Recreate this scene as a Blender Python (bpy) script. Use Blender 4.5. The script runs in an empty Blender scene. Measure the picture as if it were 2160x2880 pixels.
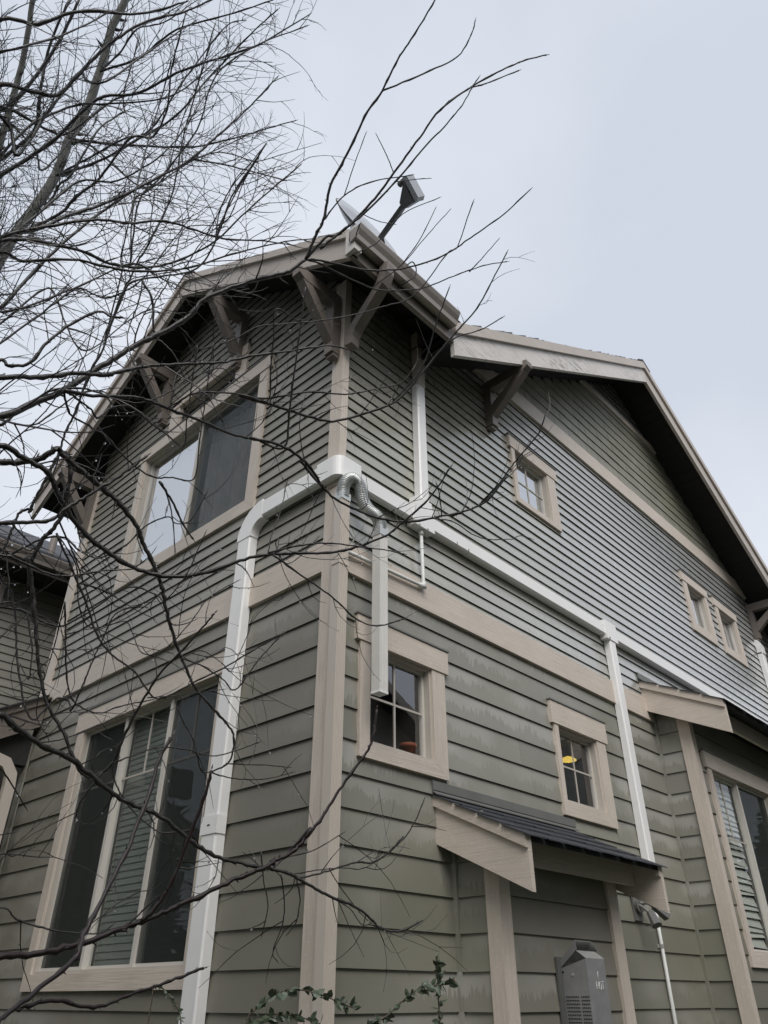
import bpy, bmesh, math, random
from mathutils import Vector, Matrix
S = bpy.context.scene
# ---------------- camera, sky, sun, exposure ----------------
cd = bpy.data.cameras.new("camera"); cam = bpy.data.objects.new("camera", cd)
S.collection.objects.link(cam); S.camera = cam
cd.sensor_fit = 'VERTICAL'; cd.sensor_height = 36; cd.sensor_width = 27
cd.lens = 36*2088/2880; cd.clip_start = .05; cd.clip_end = 500
cam.location = (-2.700, -2.951, 1.6)
cam.rotation_euler = (math.radians(90+33.29), 0, math.radians(43.24-90))
SUN_EL, SUN_AZ = math.radians(46), math.radians(234)      # azimuth counter-clockwise from +X
w = bpy.data.worlds.new("World"); S.world = w; w.use_nodes = True
nt = w.node_tree; nt.nodes.clear()
def N(t, **k):
    n = nt.nodes.new(t)
    for a, b in k.items(): setattr(n, a, b)
    return n
out = N('ShaderNodeOutputWorld'); bg = N('ShaderNodeBackground'); nt.links.new(bg.outputs[0], out.inputs[0])
sky = N('ShaderNodeTexSky', sky_type='NISHITA'); sky.sun_disc = False
sky.sun_elevation = SUN_EL; sky.sun_rotation = math.radians(90)-SUN_AZ; sky.dust_density = 4; sky.air_density = 1.5
tc = N('ShaderNodeTexCoord'); nz = N('ShaderNodeTexNoise'); nz.inputs['Scale'].default_value = 2.0; nz.inputs['Detail'].default_value = 5; nz.inputs['Roughness'].default_value=.45
nt.links.new(tc.outputs['Generated'], nz.inputs['Vector'])
cr = N('ShaderNodeValToRGB'); cr.color_ramp.elements[0].position = .38; cr.color_ramp.elements[1].position = .62
cr.color_ramp.elements[0].color = (4.3, 4.65, 5.25, 1); cr.color_ramp.elements[1].color = (5.3, 5.55, 6.05, 1)
nt.links.new(nz.outputs['Fac'], cr.inputs['Fac'])
mx = N('ShaderNodeMixRGB'); mx.inputs['Fac'].default_value = .93
nt.links.new(sky.outputs[0], mx.inputs[1]); nt.links.new(cr.outputs[0], mx.inputs[2])
nt.links.new(mx.outputs[0], bg.inputs[0]); bg.inputs[1].default_value = .1
sl = bpy.data.lights.new("sun", 'SUN'); sl.energy = 1.5; sl.angle = math.radians(40); sl.color = (1, .97, .93)
so = bpy.data.objects.new("sun", sl); S.collection.objects.link(so)
sd = Vector((math.cos(SUN_EL)*math.cos(SUN_AZ), math.cos(SUN_EL)*math.sin(SUN_AZ), math.sin(SUN_EL)))
so.rotation_euler = sd.to_track_quat('Z', 'Y').to_euler(); so.location = (-5, -8, 14)
vs = S.view_settings; vs.view_transform = 'Standard'; vs.look = 'None'; vs.exposure = .62; vs.gamma = 1; vs.use_curve_mapping = False
S.render.engine = 'CYCLES'; S.cycles.max_bounces = 6; S.cycles.transparent_max_bounces = 12

# ---------------- materials ----------------
def mat(name):
    m = bpy.data.materials.new(name); m.use_nodes = True; t = m.node_tree
    return m, t, t.nodes['Principled BSDF']
def nn(t, ty, **k):
    n = t.nodes.new(ty)
    for a, b in k.items():
        if a in n.inputs: n.inputs[a].default_value = b
        else: setattr(n, a, b)
    return n
def math_(t, op, a, b=None, clamp=False):
    n = t.nodes.new('ShaderNodeMath'); n.operation = op; n.use_clamp = clamp
    for i, x in enumerate((a, b)):
        if x is None: continue
        if isinstance(x, (int, float)): n.inputs[i].default_value = x
        else: t.links.new(x, n.inputs[i])
    return n.outputs[0]
def mixc(t, f, a, b):
    n = t.nodes.new('ShaderNodeMixRGB')
    for i, x in enumerate((f, a, b)):
        if isinstance(x, (int, float)): n.inputs[i].default_value = x
        elif isinstance(x, tuple): n.inputs[i].default_value = x+(1,) if len(x) == 3 else x
        else: t.links.new(x, n.inputs[i])
    return n.outputs[0]
def noise(t, vec, scale, detail=3, rough=.5):
    n = nn(t, 'ShaderNodeTexNoise'); n.inputs['Scale'].default_value = scale; n.inputs['Detail'].default_value = detail; n.inputs['Roughness'].default_value = rough
    if vec is not None: t.links.new(vec, n.inputs['Vector'])
    return n.outputs['Fac']
def mapping(t, sc, loc=(0,0,0), src='pos'):
    if src == 'pos':
        g = t.nodes.new('ShaderNodeNewGeometry').outputs['Position']
    else: g = t.nodes.new('ShaderNodeTexCoord').outputs['Object']
    m = t.nodes.new('ShaderNodeMapping'); m.inputs['Scale'].default_value = sc; m.inputs['Location'].default_value = loc
    t.links.new(g, m.inputs['Vector']); return m.outputs[0]
def bump(t, b, h, s, d=.01):
    n = t.nodes.new('ShaderNodeBump'); n.inputs['Strength'].default_value = s; n.inputs['Distance'].default_value = d
    t.links.new(h, n.inputs['Height']); t.links.new(n.outputs[0], b.inputs['Normal'])
def ramp(t, f, p0, p1, c0=(0,0,0), c1=(1,1,1)):
    n = t.nodes.new('ShaderNodeValToRGB'); e = n.color_ramp.elements
    e[0].position = p0; e[1].position = p1; e[0].color = c0+(1,); e[1].color = c1+(1,)
    t.links.new(f, n.inputs['Fac']); return n.outputs[0]
def plain(name, col, rough=.5, metal=0, var=.12, sc=6, bumps=0, bsc=120, coat=0):
    m, t, b = mat(name); v = mapping(t, (1, 1, 1))
    f = noise(t, v, sc, 4); c = mixc(t, f, tuple(x*(1-var) for x in col), tuple(min(1, x*(1+var)) for x in col))
    t.links.new(c, b.inputs['Base Color']); b.inputs['Roughness'].default_value = rough; b.inputs['Metallic'].default_value = metal
    if bumps: bump(t, b, noise(t, v, bsc, 3), bumps, .004)
    if coat: b.inputs['Coat Weight'].default_value = coat; b.inputs['Coat Roughness'].default_value = .15
    return m
def siding(name, col, wet, z0, e, algae=.35, rough=.42, streak=0.0, coat=.15):
    # fibre-cement lap board paint: rain-wet (darker, olive) with drier pale patches hanging in teeth from the lap above
    m, t, b = mat(name)
    g = t.nodes.new('ShaderNodeNewGeometry').outputs['Position']
    sx = t.nodes.new('ShaderNodeSeparateXYZ'); t.links.new(g, sx.inputs[0])
    lat = math_(t, 'ADD', sx.outputs[0], math_(t, 'MULTIPLY', sx.outputs[1], -1.07))
    row = math_(t, 'DIVIDE', math_(t, 'SUBTRACT', sx.outputs[2], z0), e)
    fr = math_(t, 'FRACT', row); fl = math_(t, 'FLOOR', row)
    cb = t.nodes.new('ShaderNodeCombineXYZ'); t.links.new(lat, cb.inputs[0]); t.links.new(fl, cb.inputs[1]); t.links.new(fr, cb.inputs[2])
    def stretched(a, bb, c):
        mp = t.nodes.new('ShaderNodeMapping'); mp.inputs['Scale'].default_value = (a, bb, c); t.links.new(cb.outputs[0], mp.inputs['Vector']); return mp.outputs[0]
    teeth = noise(t, stretched(48, 7.3, .9), 1, 3, .6)
    soft = noise(t, stretched(3.2, 5.1, .3), 1, 2, .5)
    big = noise(t, mapping(t, (.55, .55, .8)), 1, 3, .55)
    # dry when  fr > threshold
    th = math_(t, 'ADD', math_(t, 'MULTIPLY', teeth, 1.2), math_(t, 'MULTIPLY', soft, 1.1))
    th = math_(t, 'SUBTRACT', th, .72)
    d = math_(t, 'MULTIPLY', math_(t, 'SUBTRACT', fr, th), 15, True)
    gate = ramp(t, big, .42, .58)
    rowg = ramp(t, noise(t, stretched(.9, 3.71, 0), 1, 2, .5), .40, .52)
    gt = math_(t, 'MULTIPLY', math_(t, 'MULTIPLY', gate, wet), rowg)
    dry = math_(t, 'MULTIPLY', d, gt)
    wetc = tuple(c*k for c, k in zip(col, (.73, .73, .67)))
    dryc = tuple(c*k for c, k in zip(col, (1.30, 1.30, 1.38)))
    base = mixc(t, ramp(t, big, .35, .65), wetc, col)
    ag = noise(t, mapping(t, (.9, .9, 1.4), (3, 1, 7)), 1, 4, .6)
    base = mixc(t, math_(t, 'MULTIPLY', ramp(t, ag, .48, .68), algae), base, (col[0]*.95, col[1]*1.0, col[2]*.68))
    fine = noise(t, stretched(9, 11, 1.5), 1, 5, .7)
    base = mixc(t, math_(t, 'MULTIPLY', fine, .32), base, tuple(c*.72 for c in col))
    base = mixc(t, dry, base, dryc)
    oi = t.nodes.new('ShaderNodeObjectInfo').outputs['Random']
    hsv = t.nodes.new('ShaderNodeHueSaturation'); t.links.new(math_(t, 'ADD', math_(t, 'MULTIPLY', oi, .16), .92), hsv.inputs['Value']); t.links.new(base, hsv.inputs['Color']); base = hsv.outputs[0]
    rs = ramp(t, noise(t, stretched(16, 2.1, .25), 1, 4, .65), .52, .74)
    r2 = noise(t, mapping(t, (7, 7, .8)), 1, 4, .6)
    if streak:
        far_glare = ramp(t, math_(t, 'MULTIPLY', math_(t, 'ADD', lat, noise(t, mapping(t, (.8, .8, 1.2)), 1, 3)), .12, True), .22, .62)
        base = mixc(t, math_(t, 'MULTIPLY', far_glare, .75), base, (.45, .455, .455))  # sky glare towards the far end painted into the base as grey
        base = mixc(t, math_(t, 'MULTIPLY', far_glare, math_(t, 'MULTIPLY', math_(t, 'MULTIPLY', rs, ramp(t, r2, .45, .6)), streak)), base, tuple(min(1, c*1.7) for c in (col[0], col[0], col[0]*1.02)))
    t.links.new(base, b.inputs['Base Color'])
    r = math_(t, 'ADD', math_(t, 'MULTIPLY', dry, .2), rough-.1)
    r = math_(t, 'ADD', r, math_(t, 'MULTIPLY', fine, .2))
    b.inputs['Coat Weight'].default_value = coat; b.inputs['Coat Roughness'].default_value = .2; b.inputs['Coat IOR'].default_value = 1.45+.2*(coat > .5); b.inputs['Specular IOR Level'].default_value = .6
    t.links.new(r, b.inputs['Roughness'])
    grain = noise(t, mapping(t, (6, 6, 90)), 1, 3, .6)
    bump(t, b, grain, .12, .003)
    return m
def painted_wood(name, col, rough=.5, peel=0.0, sc=(3, 3, 110), grime=.25):
    m, t, b = mat(name)
    g = noise(t, mapping(t, sc), 1, 4, .65)
    big = noise(t, mapping(t, (2, 2, 2)), 1, 5, .6)
    base = mixc(t, math_(t, 'MULTIPLY', ramp(t, big, .4, .72), grime), col, (col[0]*.55, col[1]*.57, col[2]*.5))
    base = mixc(t, math_(t, 'MULTIPLY', ramp(t, g, .47, .72), .5), base, tuple(c*.62 for c in col))
    sp = noise(t, mapping(t, (60, 60, 60)), 1, 2, .5)
    base = mixc(t, math_(t, 'MULTIPLY', ramp(t, sp, .62, .7), .3), base, tuple(min(1, c*1.35) for c in col))
    if peel:
        pl = noise(t, mapping(t, (7, 7, 60)), 1, 5, .75)
        where = noise(t, mapping(t, (.8, .8, .8), (2, 0, 0)), 1, 2)
        k = math_(t, 'MULTIPLY', ramp(t, pl, .55, .6), math_(t, 'MULTIPLY', ramp(t, where, .4, .6), peel))
        base = mixc(t, k, base, (.09, .08, .07))
    t.links.new(base, b.inputs['Base Color']); b.inputs['Roughness'].default_value = rough
    bump(t, b, g, .55, .004)
    return m
def glassy(name, tint=(.96, .96, .96), refl=1.6):
    m = bpy.data.materials.new(name); m.use_nodes = True; t = m.node_tree; t.nodes.clear()
    o = nn(t, 'ShaderNodeOutputMaterial'); mi = nn(t, 'ShaderNodeMixShader'); tr = nn(t, 'ShaderNodeBsdfTransparent'); gl = nn(t, 'ShaderNodeBsdfGlossy')
    tr.inputs[0].default_value = tint+(1,); gl.inputs['Roughness'].default_value = 0.0; gl.inputs[0].default_value = (.95, .97, 1, 1)
    fr = nn(t, 'ShaderNodeFresnel'); fr.inputs[0].default_value = refl
    v = mapping(t, (2.2, 2.2, 2.2)); bp = t.nodes.new('ShaderNodeBump'); bp.inputs['Strength'].default_value = .03; bp.inputs['Distance'].default_value = .05
    t.links.new(noise(t, v, 1, 2), bp.inputs['Height']); t.links.new(bp.outputs[0], gl.inputs['Normal'])
    bf = t.nodes.new('ShaderNodeNewGeometry').outputs['Backfacing']; t.links.new(math_(t, 'MULTIPLY', fr.outputs[0], math_(t, 'SUBTRACT', 1, bf)), mi.inputs[0]); t.links.new(tr.outputs[0], mi.inputs[1]); t.links.new(gl.outputs[0], mi.inputs[2]); t.links.new(mi.outputs[0], o.inputs[0])
    return m
def screen_mat():
    m = bpy.data.materials.new('insect_mesh'); m.use_nodes = True; t = m.node_tree; t.nodes.clear()
    o = nn(t, 'ShaderNodeOutputMaterial'); mi = nn(t, 'ShaderNodeMixShader'); tr = nn(t, 'ShaderNodeBsdfTransparent'); df = nn(t, 'ShaderNodeBsdfDiffuse')
    df.inputs[0].default_value = (.06, .068, .064, 1); mi.inputs[0].default_value = .36
    t.links.new(tr.outputs[0], mi.inputs[1]); t.links.new(df.outputs[0], mi.inputs[2]); t.links.new(mi.outputs[0], o.inputs[0]); return m
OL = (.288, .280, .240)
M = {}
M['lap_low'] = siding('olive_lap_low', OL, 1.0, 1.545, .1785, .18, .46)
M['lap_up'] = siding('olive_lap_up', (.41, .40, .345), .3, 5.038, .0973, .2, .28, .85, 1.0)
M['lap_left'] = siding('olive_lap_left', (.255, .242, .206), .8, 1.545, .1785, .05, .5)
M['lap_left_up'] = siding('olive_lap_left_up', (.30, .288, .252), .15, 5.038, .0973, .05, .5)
M['shingle_wall'] = siding('olive_shingle', (.30, .29, .24), .1, 6.88, .144, .2, .5)
M['drip'] = plain('drip_edge_shade', (.035, .034, .028), .8)  # near-black, paints in the shadow under each lap
M['trim'] = painted_wood('tan_trim', (.66, .58, .505))
M['trim_v'] = painted_wood('tan_trim_upright', (.66, .58, .505), sc=(90, 90, 4))
M['rake'] = painted_wood('tan_rake', (.52, .46, .41), peel=.15, grime=.2)
M['rake_peel'] = painted_wood('peeling_rake', (.66, .62, .585), peel=.9)
M['dark_tan'] = painted_wood('brown_trim', (.20, .17, .15), sc=(20, 20, 20))
M['sheath'] = plain('sheathing', (.03, .03, .028), .9)
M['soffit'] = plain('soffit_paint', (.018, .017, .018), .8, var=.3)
M['vinyl'] = plain('vinyl_frame', (.62, .59, .54), .35, var=.05)
M['vinyl_tan'] = plain('vinyl_tan', (.50, .46, .41), .4, var=.05)
M['white'] = plain('white_pvc', (.90, .893, .885), .33, var=.05, sc=3)
M['pipe'] = plain('white_pipe', (.72, .73, .71), .35, var=.1, sc=20)
M['tan_metal'] = plain('tan_metal', (.60, .54, .475), .35, var=.06, sc=8)
M['spout'] = plain('pale_spout', (.74, .72, .68), .35, var=.08, sc=14)
M['gutter'] = plain('brown_gutter', (.30, .265, .235), .28, metal=.25, var=.1)
M['roof'] = plain('asphalt_shingle', (.038, .040, .048), .62, var=.65, sc=140, bumps=1.0, bsc=200)
M['flash'] = plain('flashing', (.16, .16, .15), .45, var=.2)
M['glass'] = glassy('window_glass', (.95, .95, .95), 2.3)
M['glass_br'] = glassy('window_glass_coated', (.97, .98, .98), 9)
M['glass_lo'] = glassy('window_glass_plain', (.95, .96, .955), 1.55)
M['screen'] = screen_mat()
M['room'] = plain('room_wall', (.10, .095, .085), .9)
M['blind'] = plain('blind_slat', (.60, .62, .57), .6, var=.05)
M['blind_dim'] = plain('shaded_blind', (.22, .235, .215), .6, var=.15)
M['curtain'] = plain('sheer_curtain', (.75, .76, .80), .8, var=.3, sc=9)
M['dark'] = plain('dark_rubber', (.02, .02, .022), .6)
M['steel'] = plain('brushed_steel', (.34, .34, .345), .40, metal=.35, var=.25, sc=14)
M['steel_l'] = plain('bright_steel', (.62, .62, .6), .35, metal=.5)
M['grey'] = plain('grey_fixture', (.13, .13, .125), .45)
M['flex'] = plain('flex_aluminium', (.62, .64, .63), .3, metal=.45)
M['mark'] = plain('chalk_white', (.8, .8, .78), .7)
M['terra'] = plain('terracotta', (.32, .10, .05), .7)
M['dish'] = plain('dish_grey', (.50, .52, .56), .3, var=.03)
M['blue'] = plain('sticker_blue', (.02, .22, .50), .4)
M['bark'] = plain('wet_bark', (.022, .019, .017), .42, var=.6, sc=25, bumps=.6, bsc=70)
M['twig'] = plain('wet_twig', (.018, .013, .012), .5, var=.5, sc=18)
M['twig_red'] = plain('red_shoot', (.024, .012, .012), .45, var=.4, sc=18)
M['bark_grey'] = plain('grey_bark', (.17, .17, .15), .6, var=.4, sc=12, bumps=.6, bsc=50)
M['twig_grey'] = plain('grey_twig', (.022, .018, .017), .5, var=.4, sc=12)
M['leaf'] = plain('vine_leaf', (.10, .13, .085), .38, var=.4, sc=20)
M['stem'] = plain('vine_stem', (.09, .07, .045), .5)
M['conifer'] = plain('conifer_green', (.03, .05, .03), .7, var=.5)
M['ground'] = plain('wet_soil_lawn', (.07, .08, .05), .8, var=.4, sc=1.5)
m, t, b = mat('water_drop'); b.inputs['Base Color'].default_value = (1, 1, 1, 1); b.inputs['Roughness'].default_value = .02; b.inputs['Transmission Weight'].default_value = 1; b.inputs['IOR'].default_value = 1.33; M['drop'] = m
m, t, b = mat('lamp_glow'); b.inputs['Base Color'].default_value = (.9, .7, .1, 1); b.inputs['Emission Color'].default_value = (1, .70, .12, 1); b.inputs['Emission Strength'].default_value = .6; M['glow'] = m

# ---------------- helpers ----------------
COL = S.collection
def obj(name, verts, faces, m, parent=None, smooth=False, mesh=None):
    if mesh is None:
        mesh = bpy.data.meshes.new(name); mesh.from_pydata([tuple(v) for v in verts], [], faces)
        bm = bmesh.new(); bm.from_mesh(mesh); bmesh.ops.recalc_face_normals(bm, faces=bm.faces); bm.to_mesh(mesh); bm.free()
        if smooth:
            for p in mesh.polygons: p.use_smooth = True
        mesh.materials.append(M[m] if isinstance(m, str) else m)
    o = bpy.data.objects.new(name, mesh); COL.objects.link(o)
    if parent: o.parent = parent
    return o
def thing(name, label, cat, loc=(0, 0, 0), group=None):
    o = bpy.data.objects.new(name, None); COL.objects.link(o); o.empty_display_size = .2
    o['label'] = label; o['category'] = cat
    if group: o['group'] = group
    return o
def tag(o, label, cat, group=None):
    o['label'] = label; o['category'] = cat
    if group: o['group'] = group
    return o
def R_(y0=0.0): return lambda u, d, z: (u, y0-d, z)
def L_(x0=0.0): return lambda u, d, z: (x0-d, u, z)
BF = [(0,1,3,2),(4,6,7,5),(0,4,5,1),(2,3,7,6),(0,2,6,4),(1,5,7,3)]
class MB:
    def __init__(s): s.v = []; s.f = []
    def hexa(s, p):
        n = len(s.v); s.v += [tuple(q) for q in p]; s.f += [tuple(n+i for i in f) for f in BF]; return s
    def box(s, W, u0, u1, d0, d1, z0, z1):
        return s.hexa([W(u, d, z) for u in (u0, u1) for d in (d0, d1) for z in (z0, z1)])
    def slab(s, p0, p1, h, t):
        p0, p1, h, t = map(Vector, (p0, p1, h, t))
        return s.hexa([p0, p0+h, p0+t, p0+h+t, p1, p1+h, p1+t, p1+h+t])
    def prism(s, prof, vec):
        n = len(prof); k = len(s.v); vec = Vector(vec)
        s.v += [tuple(p) for p in prof] + [tuple(Vector(p)+vec) for p in prof]
        s.f += [tuple(range(k, k+n)), tuple(range(k+2*n-1, k+n-1, -1))] + [(k+i, k+(i+1) % n, k+n+(i+1) % n, k+n+i) for i in range(n)]
        return s
    def tube(s, pts, rad, n=8, cap=True):
        pts = [Vector(p) for p in pts]; k = len(s.v)
        if not isinstance(rad, (list, tuple)): rad = [rad]*len(pts)
        up = None
        for i, p in enumerate(pts):
            tg = (pts[min(i+1, len(pts)-1)]-pts[max(i-1, 0)])
            if tg.length < 1e-9: tg = Vector((0, 0, 1))
            tg.normalize()
            if up is None: up = tg.orthogonal().normalized()
            else:
                up = up-tg*up.dot(tg)
                up = up.normalized() if up.length > 1e-6 else tg.orthogonal().normalized()
            b = tg.cross(up)
            for j in range(n):
                a = 2*math.pi*j/n; s.v.append(tuple(p+(up*math.cos(a)+b*math.sin(a))*rad[i]))
        for i in range(len(pts)-1):
            for j in range(n):
                a = k+i*n+j; c = k+i*n+(j+1) % n; s.f.append((a, c, c+n, a+n))
        if cap:
            s.f.append(tuple(k+j for j in range(n))[::-1]); e = k+(len(pts)-1)*n; s.f.append(tuple(e+j for j in range(n)))
        return s
    def rtube(s, pts, a, b, side, n=None):
        # rectangular section tube swept along pts; side = constant across vector
        pts = [Vector(p) for p in pts]; k = len(s.v); side = Vector(side).normalized()
        for i, p in enumerate(pts):
            t1 = (pts[i]-pts[i-1]).normalized() if i else (pts[1]-pts[0]).normalized()
            t2 = (pts[i+1]-pts[i]).normalized() if i < len(pts)-1 else t1
            tg = (t1+t2).normalized(); nrm = tg.cross(side).normalized(); kf = 1/max(.4, tg.dot(t1))
            for sa, sb in ((-1, -1), (1, -1), (1, 1), (-1, 1)):
                s.v.append(tuple(p+side*sa*a/2+nrm*sb*b/2*kf))
        for i in range(len(pts)-1):
            for j in range(4):
                q = k+i*4+j; r = k+i*4+(j+1) % 4; s.f.append((q, r, r+4, q+4))
        s.f.append((k, k+1, k+2, k+3)); e = k+(len(pts)-1)*4; s.f.append((e, e+1, e+2, e+3)); return s
    def make(s, name, m, parent=None, smooth=False): return obj(name, s.v, s.f, m, parent, smooth)
def BX(name, W, u0, u1, d0, d1, z0, z1, m, parent=None): return MB().box(W, u0, u1, d0, d1, z0, z1).make(name, m, parent)
def sub(iv, a, b):
    o = []
    for p, q in iv:
        if b <= p or a >= q: o.append((p, q)); continue
        if a > p: o.append((p, a))
        if b < q: o.append((b, q))
    return o
def lap(W, u0, u1, z0, e, m, parent, th=.016, name='lap_board', zt=None):
    # one clapboard: thick drip edge at the bottom, tucked thin at the top
    zt = z0+e+.012 if zt is None else zt; j = RJ.uniform(-.0012, .0012)
    p = [W(u0, 0, z0), W(u0, th+j, z0), W(u0, .002, zt), W(u0, 0, zt)]; q = [W(u1, 0, z0), W(u1, th+j, z0), W(u1, .002, zt), W(u1, 0, zt)]
    o = obj(name, p+q, [(0,1,2,3),(7,6,5,4),(0,4,5,1),(1,5,6,2),(2,6,7,3),(3,7,4,0)], m, parent)
    o.data.materials.append(M['drip']); o.data.polygons[2].material_index = 1     # underside of the drip edge, painted dark as the lap's shadow line
    return o
RJ = random.Random(5)
def courses(W, zs, e, span, holes, m, parent, joint=.0, jlen=(1.2, 3.6), name='lap_board', th=.016, ztop=None):
    for z in zs:
        a, b = span(z) if callable(span) else span
        if b-a < .05: continue
        iv = [(a, b)]; z1 = z+e
        if ztop and z1 > ztop: z1 = ztop
        for (h0, h1, g0, g1) in holes:     # pieces notched round an opening
            if z < g0-.02 < z1-.03: lap(W, max(a, h0), min(b, h1), z, e, m, parent, th, name, zt=g0+.006)
            if z < g1-.012 and z1 > g1+.02: lap(W, max(a, h0), min(b, h1), g1-.006, e, m, parent, th*.7, name, zt=z1+.008)
        for (h0, h1, g0, g1) in holes:
            if z < g1-.012 and z1 > g0+.012: iv = sub(iv, h0, h1)
        for p, q in iv:
            if q-p < .02: continue
            cuts = [p]
            if joint and q-p > .8:
                x = p+RJ.uniform(.3, jlen[1])
                while x < q-.3: cuts.append(x); x += RJ.uniform(*jlen)
            cuts.append(q)
            for i in range(len(cuts)-1):
                g = .0018 if i else 0
                lap(W, cuts[i]+g, cuts[i+1], z, e, m, parent, th, name, zt=min(z+e+.012, ztop+.004) if ztop else None)
def frame_u(l, a, b):  # sloped line z at u
    return lambda u: l+(a)*(u-b)
# ---------------- setting ----------------
g = obj('ground', [(-150,-150,0),(150,-150,0),(150,150,0),(-150,150,0)], [(0,1,2,3)], 'ground'); g['kind'] = 'structure'
# ---------------- main house ----------------
H = thing('house', 'large olive-green lap-sided house with tan trim filling the middle of the view', 'house')
WR, WL = R_(0), L_(0)
def ztopR(x): return 6.20+.618*(x-.75) if x < 5.06 else 8.864-.64*(x-5.06)
def ztopL(y): return 6.27+.64*(y+.473) if y < 2.03 else 7.872-.64*(y-2.03)
XR, YL = 10.2, 3.90
holesR_low = [(.215,.985,2.72,3.50),(2.33,3.09,2.72,3.50)]
holesR_up = [(2.18,2.91,5.37,6.10),(5.875,6.575,5.325,6.10),(6.84,7.545,5.325,6.10)]
holesL_low = [(.98,2.94,1.66,3.54)]
holesL_up = [(.905,2.88,4.66,6.19),(1.26,2.46,6.19,6.70)]
# sheathing with window openings
def sheath(W, us, zs, holes, top=None):
    s = MB()
    for i in range(len(us)-1):
        for j in range(len(zs)-1):
            um, zm = (us[i]+us[i+1])/2, (zs[j]+zs[j+1])/2
            if any(h[0] < um < h[1] and h[2] < zm < h[3] for h in holes): continue
            n = len(s.v); s.v += [W(us[i], -.004, zs[j]), W(us[i+1], -.004, zs[j]), W(us[i+1], -.004, zs[j+1]), W(us[i], -.004, zs[j+1])]; s.f.append((n, n+1, n+2, n+3))
    if top:
        n = len(s.v); s.v += [W(u, -.004, z) for u, z in top]; s.f.append(tuple(range(n, n+len(top))))
    return s.make('sheathing', 'sheath', H)
gr = [(.29,.86,2.80,3.39),(2.39,2.945,2.81,3.37),(2.24,2.78,5.42,5.97),(5.98,6.50,5.435,5.985),(6.93,7.485,5.425,5.975)]
sheath(WR, sorted({0, XR}|{x for g in gr for x in g[:2]}), sorted({0, 6.3}|{x for g in gr for x in g[2:]}), gr,
       [(0, 6.3), (XR, 6.3), (8.9, 6.36), (5.06, 8.74), (1.19, 6.40), (0, 6.42)])
gl = [(1.06,2.84,1.75,3.40),(1.05,2.80,4.78,6.07),(1.50,2.26,6.20,6.48)]
sheath(WL, sorted({0, YL}|{x for g in gl for x in g[:2]}), sorted({0, 6.49}|{x for g in gl for x in g[2:]}), gl, [(0, 6.45), (.10, 6.49), (2.03, 7.75), (3.8, 6.5), (YL, 6.45)])
BX('back_wall', WR, -.0+.01, XR-.01, -9.0, -8.9, 0, 6.3, 'sheath', H)
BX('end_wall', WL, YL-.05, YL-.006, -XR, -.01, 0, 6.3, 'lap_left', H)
# lap boards
zl = [1.545+.1785*k for k in range(-5, 13)]
courses(WR, zl, .1785, lambda z: (.06, 1.02) if z < 2.35 else (.06, 4.20), holesR_low, 'lap_low', H, joint=1, jlen=(2.2, 3.6), ztop=3.806)
courses(WR, [z for z in zl if z < 2.42], .1785, (2.29, 4.20), [], 'lap_low', H, joint=0)
zu = [5.038+.0973*k for k in range(-10, 17)]
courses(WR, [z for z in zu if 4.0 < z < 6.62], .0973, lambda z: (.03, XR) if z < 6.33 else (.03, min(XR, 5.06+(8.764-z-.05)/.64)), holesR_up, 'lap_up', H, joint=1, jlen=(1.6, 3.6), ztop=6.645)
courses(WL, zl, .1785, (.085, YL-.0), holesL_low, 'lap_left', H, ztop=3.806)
def spanL(z):
    a = .085 if z < 6.4 else -.473+(z+.05+.1-6.27)/.64
    return (max(.085, a), min(YL-.13, 2.03+(7.772-z-.05)/.64) if z > 6.3 else YL-.13)
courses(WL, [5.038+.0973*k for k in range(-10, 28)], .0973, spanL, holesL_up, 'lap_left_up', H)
for W_, a_, b_, m_ in ((WR, .06, 3.42, 'lap_up'), (WR, 3.53, XR, 'lap_up'), (WL, .085, .81, 'lap_left_up'), (WL, .956, YL-.13, 'lap_left_up')): lap(W_, a_, b_, 4.014, .051, m_, H, th=.012, zt=4.075)
# gable wall shingles (individually laid, two courses of sizes)
def shakes(W, zs, e, span, m, lim=300):
    k = 0; extra = MB()
    for z in zs:
        a, b = span(z)
        x = a; 
        while x < b-.03:
            wd = RJ.choice([.11, .14, .17, .2, .26, .3]); x1 = min(b, x+wd)
            if b-x1 < .05: x1 = b
            dz = RJ.uniform(-.003, .003); th = .015+RJ.uniform(-.002, .002)
            p = [W(x+.0035, 0, z+dz), W(x+.0035, th, z+dz), W(x+.0022, .002, z+e+.012), W(x+.0022, 0, z+e+.012)]; q = [W(x1-.0022, 0, z+dz), W(x1-.0022, th, z+dz), W(x1-.0022, .002, z+e+.012), W(x1-.0022, 0, z+e+.012)]
            fs = [(0,1,2,3),(7,6,5,4),(0,4,5,1),(1,5,6,2),(2,6,7,3),(3,7,4,0)]
            if k < lim: obj('wall_shingle', p+q, fs, m, H)
            else:
                n = len(extra.v); extra.v += p+q; extra.f += [tuple(n+i for i in f) for f in fs]
            k += 1; x = x1
    if extra.v:
        o = extra.make('wall_shingle', m, H); o['kind'] = 'stuff'
gs = lambda z: (1.19+max(0, (z+.07-6.37)/.618), 5.06+(8.764-z-.07)/.64)
shakes(WR, [6.845]+[6.88+.144*k for k in range(0, 9)], .144, gs, 'shingle_wall', 290)
courses(WR, [8.23+.0973*k for k in range(5)], .0973, gs, [], 'lap_up', H)
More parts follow.
